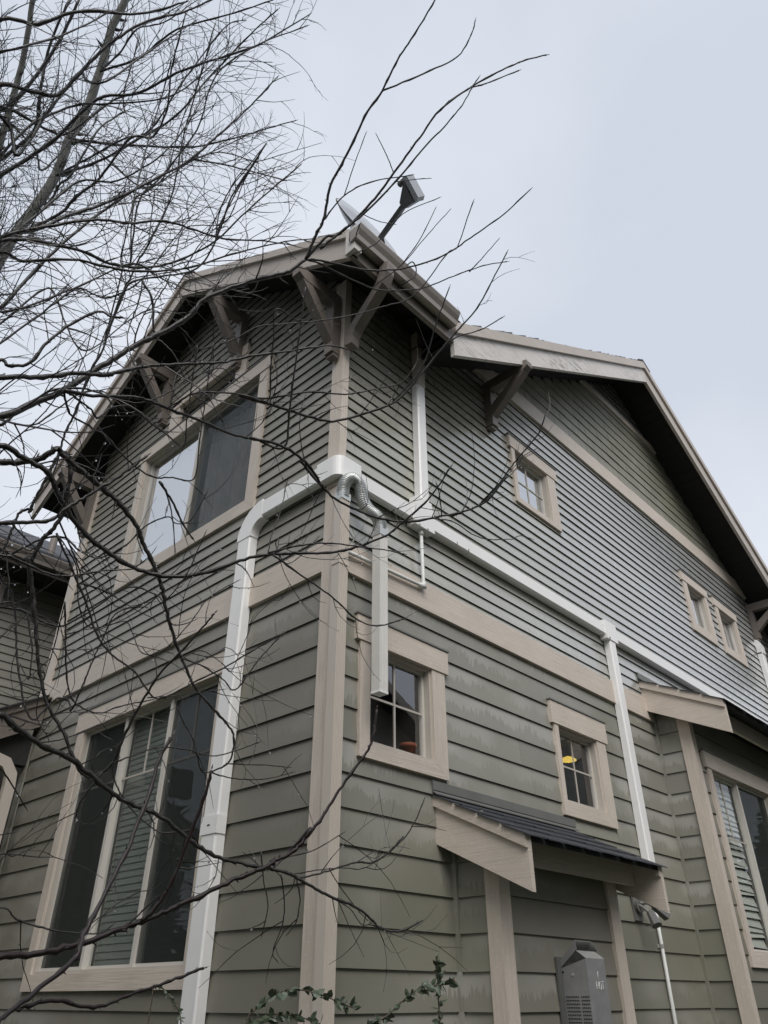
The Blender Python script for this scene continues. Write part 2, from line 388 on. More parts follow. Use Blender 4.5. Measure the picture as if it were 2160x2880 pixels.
# bands and corner boards
T = 'trim'
def bd(name, W, u0, u1, z0, z1, m=T, d=.032, d0=0): return BX(name, W, u0, u1, d0, d, z0, z1, m, H)
bd('belly_band', WR, .062, 4.195, 3.805, 4.012); bd('belly_band', WL, .087, 3.62, 3.805, 4.02); bd('belly_band', WL, 3.623, 3.93, 3.86, 4.02)
bd('gable_band', WR, 1.6, 8.42, 6.645, 6.845, d=.034); bd('gable_trim', WR, 3.9, 6.3, 8.11, 8.20, d=.03)
bd('corner_board', WL, -.03, .086, .5, 4.4, 'trim_v'); bd('corner_board', WR, 0, .06, .5, 4.4, 'trim_v', d=.030)
bd('corner_board', WL, -.03, .084, 4.41, 6.42, 'trim_v'); bd('corner_board', WR, 0, .031, 4.41, 6.42, 'trim_v', d=.030)
bd('corner_board', WL, YL-.13, YL+.02, 4.021, 6.3, 'trim_v'); 
BX('foundation', WR, 0, XR, -.02, .02, 0, .66, 'flash', H); BX('foundation', WL, .02, YL, -.02, .02, 0, .66, 'flash', H)
# ---------------- windows ----------------
def window(W, o, t, sashes, vin=.05, head=True, refl='glass', inset=.02, room=.85, reveal='vinyl_tan', sill_z=None, head_ext=.035, rext=.04):
    """o=(u0,u1,z0,z1) outer casing; t=(left,right,bottom,top) casing widths; sashes=[(u0,u1,opts)]"""
    u0, u1, z0, z1 = o; tl, tr, tb, tt = t; i0, i1, j0, j1 = u0+tl, u1-tr, z0+tb, z1-tt
    f = MB(); D = -.055
    for a, b, c, d in ((i0-.012, i0+.014, j0-.012, j1+.012), (i1-.014, i1+.012, j0-.012, j1+.012)): f.box(W, a, b, D, .012, c, d)
    for a, b, c, d in ((i0+.014, i1-.014, j0-.012, j0+.018), (i0+.014, i1-.014, j1-.014, j1+.012)): f.box(W, a, b, D, .0105, c, d)
    win = f.make('window', reveal, H)
    e = head_ext
    MB().box(W, u0-e, u1+e, .0, .040, z1-tt, z1).make('head_casing', 'trim', win)
    MB().box(W, u0-e-.008, u1+e+.008, .0, .048, z1+.0015, z1+.012).make('drip_cap', 'flash', win)
    # side casings mitred to the sill casing
    def quad(n, pts, m):
        p = [W(u, 0, z) for u, z in pts]+[W(u, .032, z) for u, z in pts]
        obj(n, p, [(0,1,2,3),(7,6,5,4),(0,4,5,1),(1,5,6,2),(2,6,7,3),(3,7,4,0)], m, win)
    g = .0012
    quad('side_casing', [(u0, z0+g), (i0, j0+g), (i0, j1-g), (u0, j1-g)], 'trim_v'); quad('side_casing', [(u1, z0+g), (i1, j0+g), (i1, j1-g), (u1, j1-g)], 'trim_v')
    quad('sill_casing', [(u0, z0), (u1, z0), (i1, j0), (i0, j0)], 'trim')
    a0, a1, b0, b1 = i0+.014, i1-.014, j0+.018, j1-.014
    for s in sashes:
        s0 = a0+(a1-a0)*s[0]; s1 = a0+(a1-a0)*s[1]; op = s[2]; dd = -.03 if op.get('front') else -.045
        f = MB(); wv = .019
        for p in ((s0, s0+wv, b0, b1), (s1-wv, s1, b0, b1)): f.box(W, p[0], p[1], dd-.018, dd+.012, p[2], p[3])
        for p in ((s0+wv, s1-wv, b0, b0+wv), (s0+wv, s1-wv, b1-wv, b1)): f.box(W, p[0], p[1], dd-.018, dd+.0105, p[2], p[3])
        f.make('sash', op.get('m', 'vinyl'), win)
        MB().box(W, s0+wv-.002, s1-wv+.002, dd-.005, dd-.001, b0+wv-.002, b1-wv+.002).make('glass_pane', op.get('g', refl), win)
        for (k, fr, lo, hi) in op.get('mun', []):
            if k == 'v': uu = s0+(s1-s0)*fr; MB().box(W, uu-.0065, uu+.0065, dd+.0, dd+.006, b0+wv+(b1-b0-2*wv)*lo, b0+wv+(b1-b0-2*wv)*hi).make('muntin', 'vinyl_tan', win)
            else: zz = b0+(b1-b0)*fr; MB().box(W, s0+wv, s1-wv, dd+.0005, dd+.0065, zz-.0065, zz+.0065).make('muntin', 'vinyl_tan', win)
        if op.get('screen'):
            MB().box(W, s0+wv+.001, s1-wv-.001, dd+.008, dd+.0095, b0+wv+.001, b1-wv-.001).make('insect_screen', 'screen', win)
        if op.get('blind'):
            bl = MB(); z = b1-.03; sp = op['blind']
            while z > b0+.03:
                x0, x1 = s0+wv-.01, s1-wv+.01; a = op.get('tilt', .64*sp); dk = op.get('dk', .006); j = RJ.uniform(-.004, .004)*op.get('mess', 0)
                bl.hexa([W(x0, dd-.04, z-a), W(x0, dd-.04, z-a+.0015), W(x0, dd-.04-dk, z+a), W(x0, dd-.04-dk, z+a+.0015), W(x1, dd-.04, z-a+j*3), W(x1, dd-.04, z-a+j*3+.0015), W(x1, dd-.04-dk, z+a+j), W(x1, dd-.04-dk, z+a+j+.0015)])
                z -= sp
            o_ = bl.make('blind_slats', op.get('bm', 'blind'), win); o_['kind'] = 'stuff'
        if op.get('curtain'):
            cv = MB(); n = 44; base = len(cv.v); x0, x1 = s0+.09, s1-.02
            for i in range(n+1):
                u = x0+(x1-x0)*i/n; dv = dd-.10+.014*math.sin(i*1.35)+.006*math.sin(i*3.1)
                cv.v += [W(u, dv, b0), W(u, dv, b1-.06)]
            for i in range(n): cv.f.append((base+2*i, base+2*i+2, base+2*i+3, base+2*i+1))
            cv.make('sheer_curtain', 'curtain', win)
    for q_ in range(len(sashes)-1):
        um = a0+(a1-a0)*sashes[q_][1]; MB().box(W, um-.017, um+.017, -.056, -.004, b0+.001, b1-.001).make('mullion', 'vinyl', win)
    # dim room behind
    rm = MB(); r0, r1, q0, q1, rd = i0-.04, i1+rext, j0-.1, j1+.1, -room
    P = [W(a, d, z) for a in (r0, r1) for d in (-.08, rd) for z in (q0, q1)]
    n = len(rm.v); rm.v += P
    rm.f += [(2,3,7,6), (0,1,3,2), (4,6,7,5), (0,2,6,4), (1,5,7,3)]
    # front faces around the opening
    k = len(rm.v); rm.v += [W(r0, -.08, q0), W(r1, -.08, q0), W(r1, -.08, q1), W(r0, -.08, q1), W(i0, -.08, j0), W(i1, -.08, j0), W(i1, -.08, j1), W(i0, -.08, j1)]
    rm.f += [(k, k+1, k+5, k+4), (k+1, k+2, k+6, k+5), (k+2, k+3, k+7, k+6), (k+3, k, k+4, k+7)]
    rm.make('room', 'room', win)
    return win
GRID = [('v', .5, 0, 1), ('h', .5, 0, 1)]
window(WR, (.205,.986,2.715,3.552), (.085,.126,.088,.157), [(0, 1, {'mun': GRID})])
window(WR, (2.31,3.085,2.712,3.55), (.055,.14,.10,.175), [(0, 1, {'mun': GRID})], rext=.5)
window(WR, (2.16,2.916,5.366,6.115), (.055,.14,.055,.135), [(0, 1, {'mun': GRID, 'g': 'glass_br', 'blind': .03})])
window(WR, (5.865,6.58,5.322,6.12), (.115,.085,.115,.125), [(0, 1, {'g': 'glass_br', 'blind': .03})])
window(WR, (6.835,7.55,5.318,6.11), (.10,.065,.11,.125), [(0, 1, {'g': 'glass_br', 'blind': .3, 'bm': 'curtain'})])
window(WL, (.965,2.945,1.644,3.55), (.08,.095,.095,.155), [(0, .325, {'screen': 1, 'front': 1, 'mun': [('h', .72, 0, 1), ('v', .5, .72, 1)]}),
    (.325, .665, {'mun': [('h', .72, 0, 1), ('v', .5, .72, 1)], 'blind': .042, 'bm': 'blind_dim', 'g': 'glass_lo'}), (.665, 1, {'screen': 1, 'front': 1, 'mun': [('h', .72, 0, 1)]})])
window(WL, (.895,2.885,4.65,6.215), (.115,.085,.115,.14), [(0, .5, {'screen': 1, 'front': 1, 'curtain': 1}), (.5, 1, {'g': 'glass_br', 'blind': .018, 'dk': .006})])
window(WL, (1.25,2.465,6.218,6.62), (.15,.15,.012,.13), [(0, 1, {'mun': GRID})], head_ext=.0)
# ---------------- roof ----------------
def rakeboard(p0, p1, n, hb, hc, mb, mc, th=.038):
    """barge board of vertical height hb hanging below a crown strip of height hc. n = outward normal"""
    n = Vector(n)
    MB().slab(Vector(p0)-Vector((0,0,hc)), Vector(p1)-Vector((0,0,hc)), (0,0,-hb), n*th).make('rake_board', mb, H)
    MB().slab(p0, p1, (0,0,-hc+.001), n*(th+.028)).make('crown_strip', mc, H)
# left gable rakes (plane x=-.38)
A0, A1, A2 = Vector((-.342,-.473,6.27)), Vector((-.342,2.03,7.872)), Vector((-.342,4.53,6.272))
rakeboard(A0, A1, (-1,0,0), .20, .085, 'rake', 'rake'); rakeboard(A2, A1, (-1,0,0), .20, .085, 'rake', 'rake')
# right gable rakes (plane y=-.473)
B0, B1, B2 = Vector((.75,-.435,6.20)), Vector((5.06,-.435,8.864)), Vector((9.6,-.435,5.958))
rakeboard(B0, B1, (0,-1,0), .235, .12, 'rake_peel', 'rake'); rakeboard(B2, B1, (0,-1,0), .235, .12, 'rake', 'rake')
# eave fascia between them, sub-fascia and gutter
MB().slab((-.38,-.435,6.235), (.745,-.435,6.235), (0,0,-.25), (0,-.038,0)).make('eave_fascia', 'dark_tan', H)
def gut(x0, x1, y, z, m='gutter'):
    pf = [(0,0),(0,-.11),(-.015,-.125),(-.075,-.125),(-.083,-.085),(-.105,-.045),(-.118,-.012),(-.118,0),(-.108,0),(-.098,-.012),(-.07,-.085),(-.065,-.115),(-.008,-.115),(-.008,0)]
    return MB().prism([(x0, y+a, z+b) for a, b in pf], (x1-x0, 0, 0)).make('gutter', m, H)
MB().box(R_(0), -.416, -.346, .425, .520, 6.005, 6.262).make('rake_end_block', 'rake_peel', H)
gt = gut(-.43, .70, -.475, 6.205)
for x in (-.43, .696): MB().prism([(x,-.477,6.205),(x,-.477,6.09),(x,-.55,6.079),(x,-.575,6.15),(x,-.592,6.20)], (.004,0,0)).make('end_cap', 'gutter', gt)
# roof decks: underside boards (soffit) run as separate planks, covering sheet above
def deck(q, n_pl, name='soffit_plank'):
    """q: four corners p00,p10,p11,p01 of the underside; planks divide p00-p10 direction"""
    p00, p10, p11, p01 = map(Vector, q); up = Vector((0, 0, .05))
    for i in range(n_pl):
        a, b = i/n_pl, (i+.965)/n_pl
        s = [p00.lerp(p10, a), p00.lerp(p10, b), p01.lerp(p11, b), p01.lerp(p11, a)]
        P = [v for v in s]+[v+up for v in s]
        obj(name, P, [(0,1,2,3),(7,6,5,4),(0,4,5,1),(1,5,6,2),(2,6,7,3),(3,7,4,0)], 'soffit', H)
    up2 = Vector((0,0,.052)); top = Vector((0,0,.098)); s = [p00, p10, p11, p01]; P = [v+up2 for v in s]+[v+top for v in s]
    obj('roof_deck', P, [(0,1,2,3),(7,6,5,4),(0,4,5,1),(1,5,6,2),(2,6,7,3),(3,7,4,0)], 'roof', H)
dn = Vector((0,0,-.10))
deck([A0+Vector((0,0,0))+dn, A1+dn, A1+dn+Vector((.9,0,0)), A0+dn+Vector((.9,0,0))], 22)
deck([A2+dn, A1+dn, A1+dn+Vector((.9,0,0)), A2+dn+Vector((.9,0,0))], 22)
deck([B0+dn+Vector((.06,0,0)), B1+dn, B1+dn+Vector((0,.6,0)), B0+dn+Vector((.06,.6,0))], 36)
deck([B2+dn, B1+dn, B1+dn+Vector((0,.6,0)), B2+dn+Vector((0,.6,0))], 36)
deck([(.558,-.435,6.17),(1.1,-.435,6.17),(1.1,.03,6.47),(.558,.03,6.47)], 4)
# main coverings
def sheet(name, q, th=.012, m='roof'):
    s = [Vector(v) for v in q]; P = s+[v+Vector((0,0,th)) for v in s]
    return obj(name, P, [(0,1,2,3),(7,6,5,4),(0,4,5,1),(1,5,6,2),(2,6,7,3),(3,7,4,0)], m, H)
z2 = Vector((0,0,.003))
sheet('roof_covering', [A0+Vector((.56,-.02,-.01)), A1+Vector((.56,0,.003)), A1+Vector((3.8,0,.003)), A0+Vector((1.18,-.02,-.01))])
sheet('roof_covering', [A0+Vector((-.05,-.02,-.01)), A1+Vector((-.05,0,.003)), A1+Vector((.555,0,.003)), A0+Vector((.555,-.02,-.01))])
sheet('roof_covering', [A2+Vector((-.05,0,.003)), A1+Vector((-.05,0,.003)), A1+Vector((6,0,.003)), A2+Vector((6,0,.003))])
sheet('roof_covering', [B0+Vector((0,-.05,.003)), B1+Vector((0,-.05,.003)), B1+Vector((0,8,.003)), B0+Vector((0,8,.003))])
sheet('roof_covering', [B2+Vector((0,-.05,.003)), B1+Vector((0,-.05,.003)), B1+Vector((0,8,.003)), B2+Vector((0,8,.003))])
def edge_shingles(p0, p1, outv, n, m='roof', dep=.3, h=.022):
    p0, p1, outv = Vector(p0), Vector(p1), Vector(outv); d = (p1-p0); L = d.length; d.normalize(); st = L/n
    for i in range(n):
        o = RJ.uniform(.030, .06); a = p0+d*(i*st-.02)+outv*o+Vector((0,0,.017+RJ.uniform(0,.004))); b = p0+d*((i+1)*st+.004)+outv*o+Vector((0,0,.017))
        b += Vector((0,0,-.004)); a += Vector((0,0,h*.45))*(1 if i % 2 else .7)
        MB().slab(a, b, (0,0,RJ.uniform(-.034,-.022)), -outv*dep).make('roof_shingle', m, H)
edge_shingles(A1, A0, (-1,0,0), 20); edge_shingles(A1, A2, (-1,0,0), 18)
edge_shingles(B1, B0, (0,-1,0), 34); edge_shingles(B1, B2, (0,-1,0), 34)
for P, W_ in ((A1, (-.07,0)), (B1, (0,-.07))):
    v = Vector(P)+Vector((W_[0], W_[1], .04)); ax = Vector((1,0,0)) if W_[0] else Vector((0,1,0)); sd_ = Vector((0,1,0)) if W_[0] else Vector((1,0,0))
    for s_ in (-1, 1): MB().slab(v, v+sd_*s_*.16-Vector((0,0,.16*.63)), (0,0,-.03), ax*.5).make('ridge_cap', 'roof', H)
# ---------------- knee braces ----------------
def brace(base, out, zt, leg=.66, wd=.085, reach=.42, foot=.09):
    """base=(x,y) on wall; out=unit outwards"""
    o = Vector((out[0], out[1], 0)); s = Vector((-out[1], out[0], 0)); b = Vector((base[0], base[1], 0))+o*.016
    root = MB().slab(b-s*wd/2+Vector((0,0,zt)), b-s*wd/2+Vector((0,0,zt-leg)), s*wd, o*.075)
    br = root.make('brace', 'dark_tan', H)
    # beam with mitred nose
    z = zt-.002; pf = [b+o*.076+Vector((0,0,z)), b+o*.076+Vector((0,0,z-.11)), b+o*(reach+.04)+Vector((0,0,z-.11)), b+o*(reach+.1)+Vector((0,0,z-.07)), b+o*(reach+.1)+Vector((0,0,z-.01)), b+o*(reach+.07)+Vector((0,0,z))]
    MB().prism([p-s*wd/2 for p in pf], s*wd).make('beam', 'dark_tan', br)
    c0, c1 = zt-leg+.10, zt-.112; k = .1
    pf = [b+o*.077+Vector((0,0,c0)), b+o*.077+Vector((0,0,c0+k*1.3)), b+o*(reach-.04)+Vector((0,0,c1)), b+o*(reach+.06)+Vector((0,0,c1))]
    MB().prism([p-s*(wd/2-.004) for p in pf], s*(wd-.008)).make('strut', 'dark_tan', br)
    MB().slab(b-s*(wd/2-.006)+Vector((0,0,zt-leg-.001)), b-s*(wd/2-.006)+Vector((0,0,zt-leg-.03)), s*(wd-.012), o*.055).make('foot', 'dark_tan', br)
brace((-.03, .045), (-1, 0), 6.22, .63, reach=.33); brace((0, 1.37), (-1, 0), 7.05, .66, reach=.34); brace((0, 2.60), (-1, 0), 7.10, .66, reach=.34); brace((0, 3.84), (-1, 0), 6.29, .64, reach=.34)
brace((1.845, 0), (0, -1), 6.545, .53, reach=.40); brace((8.30, 0), (0, -1), 6.50, .54, reach=.40)
# ---------------- heater closet bump-out with its shed roof ----------------
bx0, bx1, bd_ = 1.03, 2.29, .30
C2L = L_(bx0); C2R = R_(-bd_)
zb = [z for z in zl if z < 2.5]
courses(C2L, zb, .1785, (-.235, -.004), [], 'lap_low', H, ztop=2.52); courses(C2R, zb, .1785, (1.10, 2.20), [], 'lap_left', H, ztop=2.36)
MB().box(C2L, -.30, 0, -1.2, -.004, .5, 2.36).make('closet_core', 'sheath', H)
bd('corner_board', C2L, -.3, -.235, .5, 2.42, 'trim_v', d=.03); bd('corner_board', C2R, 1.0, 1.10, .5, 2.42, 'trim_v', d=.03); bd('corner_board', C2R, 2.20, 2.32, .5, 2.42, 'trim_v', d=.03)
BX('inner_corner_strip', C2L, -.036, -.0, 0, .03, .5, 2.40, 'lap_low', H)
def shed(x0, x1, yf, zw, sl, fasc_y, hb, hs, n_cols, n_rows, x_open=None, th=.035):
    """shed roof: wall top height zw at y=0, falls to yf with slope sl"""
    zf = zw+sl*yf
    r = MB(); 
    def rk(x):
        MB().slab((x,0,zw-hs), (x,yf,zf-hs), (0,0,-(hb-hs)), (th,0,0)).make('rake_board', 'trim', H)
        MB().slab((x-.02,0,zw), (x-.02,yf,zf), (0,0,-hs+.001), (th+.02,0,0)).make('crown_strip', 'trim', H)
    rk(x0)
    if x_open is None: rk(x1-th)
    fz = zw+sl*fasc_y
    MB().slab((x0+th+.002, fasc_y, fz-.045), (x1-th-.002, fasc_y, fz-.045), (0,0,-.145), (0,.03,0)).make('eave_fascia', 'trim', H)
    dq = [(x0+.004,0,zw-.03),(x1-.004,0,zw-.03),(x1-.004,yf+.005,zf-.03),(x0+.004,yf+.005,zf-.03)]
    s = [Vector(v) for v in dq]; P = s+[v+Vector((0,0,.028)) for v in s]; obj('soffit_sheet', P, [(0,1,2,3),(7,6,5,4),(0,4,5,1),(1,5,6,2),(2,6,7,3),(3,7,4,0)], 'soffit', H)
    for j in range(n_rows):
        ya, yb = yf*(1-j/n_rows), yf*(1-(j+1)/n_rows); x = x0-.035+(-.0 if j % 2 else .0)
        off = 0 if j % 2 == 0 else -.5; wd = (x1-x0+.07)/n_cols
        for i in range(n_cols+1):
            a = max(x0-.035, x0-.035+(i+off)*wd); b = min(x1+.035, x0-.035+(i+1+off)*wd)
            if b-a < .02: continue
            jj = RJ.uniform(0, .012); oy = -.02 if j == 0 else 0
            pa = Vector((a+.0015, ya+oy-jj, zw+sl*(ya+oy-jj)+.008+.003*RJ.random())); pb = Vector((a+.0015, yb-.02 if j < n_rows-1 else 0, 0)); pb.z = zw+sl*pb.y+.002
            MB().slab(pa, pb, (0,0,-.007), (b-a-.013+RJ.uniform(-.003,.003), 0, 0)).make('roof_shingle', 'roof', H)
    MB().slab((x0-.03,-.045,zw+.0), (x1+.03,-.045,zw+.0), (0,0,-.008), (0,.045,.03)).make('flashing', 'flash', H)
    BX('flashing', WR, x0-.03, x1+.03, .016, .022, zw+.022, zw+.075, 'flash', H)
shed(.87, 2.42, -.625, 2.62, .47, -.44, .27, .065, 8, 4)
# ---------------- bay at the right with its shed roof ----------------
yx0 = 4.205; byd = .31; C3L = L_(yx0); C3R = R_(-byd)
courses(C3L, zl, .1785, (-.235, -.004), [], 'lap_low', H); courses(C3R, zl, .1785, (4.20, 7.9), [(4.40, 6.0, 1.83, 3.5)], 'lap_left', H)
MB().box(C3L, -.31, 0, -.10, -.004, .5, 3.95).make('bay_core', 'sheath', H)
for q in ((4.3,4.5,.5,3.95),(5.96,7.9,.5,3.95),(4.5,5.96,.5,1.90),(4.5,5.96,3.40,3.95)): BX('bay_core', C3R, q[0], q[1], -.03, -.004, q[2], q[3], 'sheath', H)
bd('corner_board', C3L, -.31, -.235, .5, 3.9, 'trim_v', d=.035); bd('corner_board', C3R, yx0-.035, yx0+.045, .5, 3.9, 'trim_v', d=.035)
BX('inner_corner_strip', C3L, -.036, 0, 0, .03, .5, 3.9, 'lap_low', H)
window(C3R, (4.39, 6.0, 1.815, 3.52), (.09, .09, .10, .145), [(0, .46, {'g': 'glass_lo', 'blind': .055, 'tilt': .031, 'dk': .02, 'mess': 2, 'mun': [('v', .5, .62, 1), ('h', .62, 0, 1)]}), (.46, 1, {'screen': 1, 'front': 1})])
shed(4.04, 8.2, -.745, 4.19, .49, -.57, .29, .07, 16, 4)
# ---------------- tan downspouts that belong to the house ----------------
def fluted(W, u0, u1, d0, d1, z0, z1, m, name, parent=None, ribs=4):
    # rectangular spout with ribs on its outer face
    n = 2*ribs+1; pf = [(u0, d0), (u0, d1)]
    for i in range(ribs):
        a = u0+(u1-u0)*(i*2+1)/n; b = u0+(u1-u0)*(i*2+2)/n; pf += [(a, d1), (a+.001, d1-.004), (b-.001, d1-.004), (b, d1)]
    pf += [(u1, d1), (u1, d0)]
    v1 = Vector(W(0, 0, z1))-Vector(W(0, 0, z0))
    return MB().prism([W(u, d, z0) for u, d in pf], v1).make(name, m, parent)
fluted(WR, -.058, .016, .034, .098, .4, 4.31, 'tan_metal', 'downspout', H)
BX('downspout_strap', WR, -.062, .020, .034, .101, 3.79, 3.82, 'trim', H)
# eave outlet: elbow out of the gutter, diagonal run, open mouth above the corner board
el = MB(); el.rtube([(-.10,-.535,6.075),(-.10,-.53,5.99),(-.095,-.49,5.915),(-.075,-.40,5.87),(-.03,-.19,5.79),(-.02,-.135,5.755),(-.018,-.105,5.70),(-.018,-.10,5.62)], .085, .07, (1,.12,0)); el.make('eave_downspout', 'dark_tan', H)
el = MB(); el.rtube([(.80,-.052,5.80),(.80,-.052,6.0),(.80,-.052,6.40)], .085, .065, (1,0,0)); el.make('eave_downspout', 'tan_metal', H)

# ---------------- white line-set cover (own thing) ----------------
K = thing('pipe_cover', 'white plastic pipe cover running up the gable wall and round the corner along both walls', 'pipe cover')
def rc(pts, a, b, side, name='cover_channel', m='white'): MB().rtube(pts, a, b, side).make(name, m, K)
yc, xc = -.045, -.052
def chan(W, u0, u1, d0, d1, z0, z1, name='cover_channel'):
    c = .010; s = MB()
    if u1-u0 > z1-z0:
        pf = [(d0, z0), (d1-c, z0), (d1, z0+c), (d1, z1-c), (d1-c, z1), (d0, z1)]
        p0 = [W(u0, d, z) for d, z in pf]; v = Vector(W(u1, 0, 0))-Vector(W(u0, 0, 0))
    else:
        pf = [(u0, d0), (u0, d1-c), (u0+c, d1), (u1-c, d1), (u1, d1-c), (u1, d0)]
        p0 = [W(u, d, z0) for u, d in pf]; v = Vector(W(0, 0, z1))-Vector(W(0, 0, z0))
    return s.prism(p0, v).make(name, 'white', K)
d0, d1 = .016, .082
chan(WL, .812, .955, d0, d1, .5, 2.40); chan(WL, .812, .955, d0, d1, 2.47, 4.36); 
BX('cover_joint', WL, .806, .961, .02, .087, 2.385, 2.485, 'white', K)
# sweeping elbow on the gable wall
el = MB(); pts = []; ci = (.700, 4.37)
prof_in, prof_out = [], []
for i in range(9):
    a = math.radians(90*i/8); prof_out.append((.700+.262*math.cos(a) if 1 else 0, 4.345+.262*math.sin(a))); prof_in.append((.700+.106*math.cos(a), 4.345+.106*math.sin(a)))
ring = [(u, z) for u, z in prof_out]+[(u, z) for u, z in prof_in[::-1]]
n = len(ring); vv = [WL(u, d0, z) for u, z in ring]+[WL(u, .086, z) for u, z in ring]
ff = [tuple(n+i for i in range(0))] if 0 else []
h = n//2
for i in range(h-1): ff += [(n+i, n+i+1, n+n-2-i, n+n-1-i), (i, n-1-i, n-2-i, i+1)]
for i in range(n): ff.append((i, (i+1) % n, n+(i+1) % n, n+i))
obj('cover_elbow', vv, ff, 'white', K)
chan(WL, .07, .70, d0+.016, .084, 4.462, 4.598)
# outside corner piece (rounded)
cp = []
for i in range(7):
    a = math.radians(180+90*i/6); cp.append((-.025+.066*math.cos(a), -.025+.066*math.sin(a)))
inn = [(.12,-.091), (.12,-.034), (-.034,-.034), (-.034,.12), (-.091,.12)]
MB().prism([(x, y, 4.45) for x, y in cp+inn], (0,0,.155)).make('cover_corner', 'white', K)
chan(WR, .12, .668, d0+.016, .080, 4.440, 4.565); chan(WR, .862, 1.30, d0, .080, 4.437, 4.555); chan(WR, 1.303, 3.36, d0, .079, 4.435, 4.553); chan(WR, 3.57, 4.63, d0, .079, 4.435, 4.553); chan(WR, 4.633, 8.14, d0, .078, 4.435, 4.553)
BX('cover_tee', WR, .66, .875, d0, .092, 4.405, 4.60, 'white', K)
MB().hexa([WR(u, d, z) for u, z_ in ((.69, 0), (.86, 0)) for d in (d0, .088) for z in (4.6005, 4.66)]).make('cover_tee', 'white', K)
chan(WR, .752, .848, d0, .080, 4.66, 5.80)
BX('cover_tee', WR, 3.36, 3.57, d0, .088, 4.40, 4.585, 'white', K)
chan(WR, 3.42, 3.528, d0, .080, 2.48, 4.40); BX('cover_joint', WR, 3.415, 3.533, d0, .085, 2.38, 2.48, 'white', K)
chan(WR, 8.17, 8.28, d0, .085, 4.60, 5.72); BX('cover_tee', WR, 8.13, 8.32, d0, .09, 4.40, 4.60, 'white', K)
MB().rtube([(8.225,-.055,5.70),(8.225,-.06,5.80),(8.24,-.03,5.88),(8.26,.0,5.90)], .11, .08, (1,0,0)).make('cover_elbow', 'white', K)
for (u, z, w_, h_) in ((.93, 4.42, .03, .006), (.86, 4.50, .006, .028)): pass
for u in (1.15, 1.29): BX('clip', WR, u, u+.006, .079, .0825, 4.436, 4.466, 'grey', K)
for u in (.70, .79, 3.40): BX('clip', WR, u, u+.02, .0885, .0935, 4.41, 4.416, 'grey', K)
BX('clip', WL, .87, .895, .0875, .0892, 2.43, 2.437, 'dark', K)
# thin drain pipe
D = thing('drain_pipe', 'thin white drain pipe hanging below the pipe cover and turning left along the tan band', 'pipe')
def fil(pts, r, k=5):
    out = [Vector(pts[0])]
    for i in range(1, len(pts)-1):
        a, b, c = map(Vector, pts[i-1:i+2]); u = (a-b).normalized()*r; v = (c-b).normalized()*r
        for j in range(k+1):
            t_ = j/k; out.append((b+u).lerp(b, t_).lerp(b.lerp(b+v, t_), t_))
    return out+[Vector(pts[-1])]
MB().tube(fil([(.765,-.055,4.405),(.775,-.055,3.955),(.05,-.055,3.925)], .02), .0125, 12).make('pipe', 'pipe', D, True)
MB().tube([(.775,-.055,3.99),(.775,-.055,3.945)], .0165, 12).make('pipe_fitting', 'pipe', D, True); MB().tube([(.79,-.055,3.956),(.73,-.055,3.954)], .0165, 12).make('pipe_fitting', 'pipe', D, True)
MB().tube([(.765,-.055,4.40),(.766,-.055,4.36)], .018, 12).make('pipe_fitting', 'pipe', D, True)
# flexible hose and hanging spout
F_ = thing('flexible_downspout', 'corrugated silver hose elbow with a tan spout hanging in front of the kitchen window', 'downspout')
hp = [Vector(p) for p in [(-.02,-.068,4.29),(-.02,-.07,4.36),(-.01,-.085,4.42),(.03,-.10,4.45),(.075,-.11,4.43),(.10,-.115,4.37),(.115,-.12,4.30),(.15,-.135,4.245),(.195,-.155,4.215),(.222,-.165,4.17),(.225,-.165,4.11)]]
def crom(p, k=8):
    q = [2*p[0]-p[1]]+p+[2*p[-1]-p[-2]]; o = []
    for i in range(1, len(q)-2):
        for j in range(k):
            t_ = j/k; a, b, c, d = q[i-1:i+3]
            o.append(.5*((2*b)+(c-a)*t_+(2*a-5*b+4*c-d)*t_*t_+(3*b-a-3*c+d)*t_**3))
    o.append(q[-2]); return o
hs_ = crom(hp, 22); nseg = len(hs_)
MB().tube(hs_, [.040+.0036*math.sin(i*1.57) for i in range(nseg)], 20).make('corrugated_hose', 'flex', F_, True)
BX('hose_collar', R_(0), -.06, .018, .034, .102, 4.26, 4.315, 'flex', F_)
BX('hose_collar', R_(0), .186, .264, .13, .203, 4.06, 4.125, 'flex', F_)
fluted(R_(0), .19, .26, .134, .199, 3.045, 4.07, 'spout', 'spout', F_, 2)
BX('spout_mouth', R_(0), .189, .261, .133, .2, 3.03, 3.044, 'white', F_)
# ---------------- heater vent on the closet ----------------
V = thing('heater_vent', 'tall brushed steel heater vent box with a hood, marked HOT, on the closet wall', 'vent')
vx0, vx1, vy0, vy1, vt = 1.545, 1.745, -.32, -.487, 1.79
BX('mounting_board', R_(-bd_), 1.50, 1.80, .016, .03, 1.10, 1.80, 'grey', V)
s = MB(); s.hexa([(x, y, z) for x in (vx0, vx1) for y in (vy0, vy1) for z in (1.05, 1.74 if 0 else (1.745 if y == vy0 else vt))]); s.make('vent_box', 'steel', V)
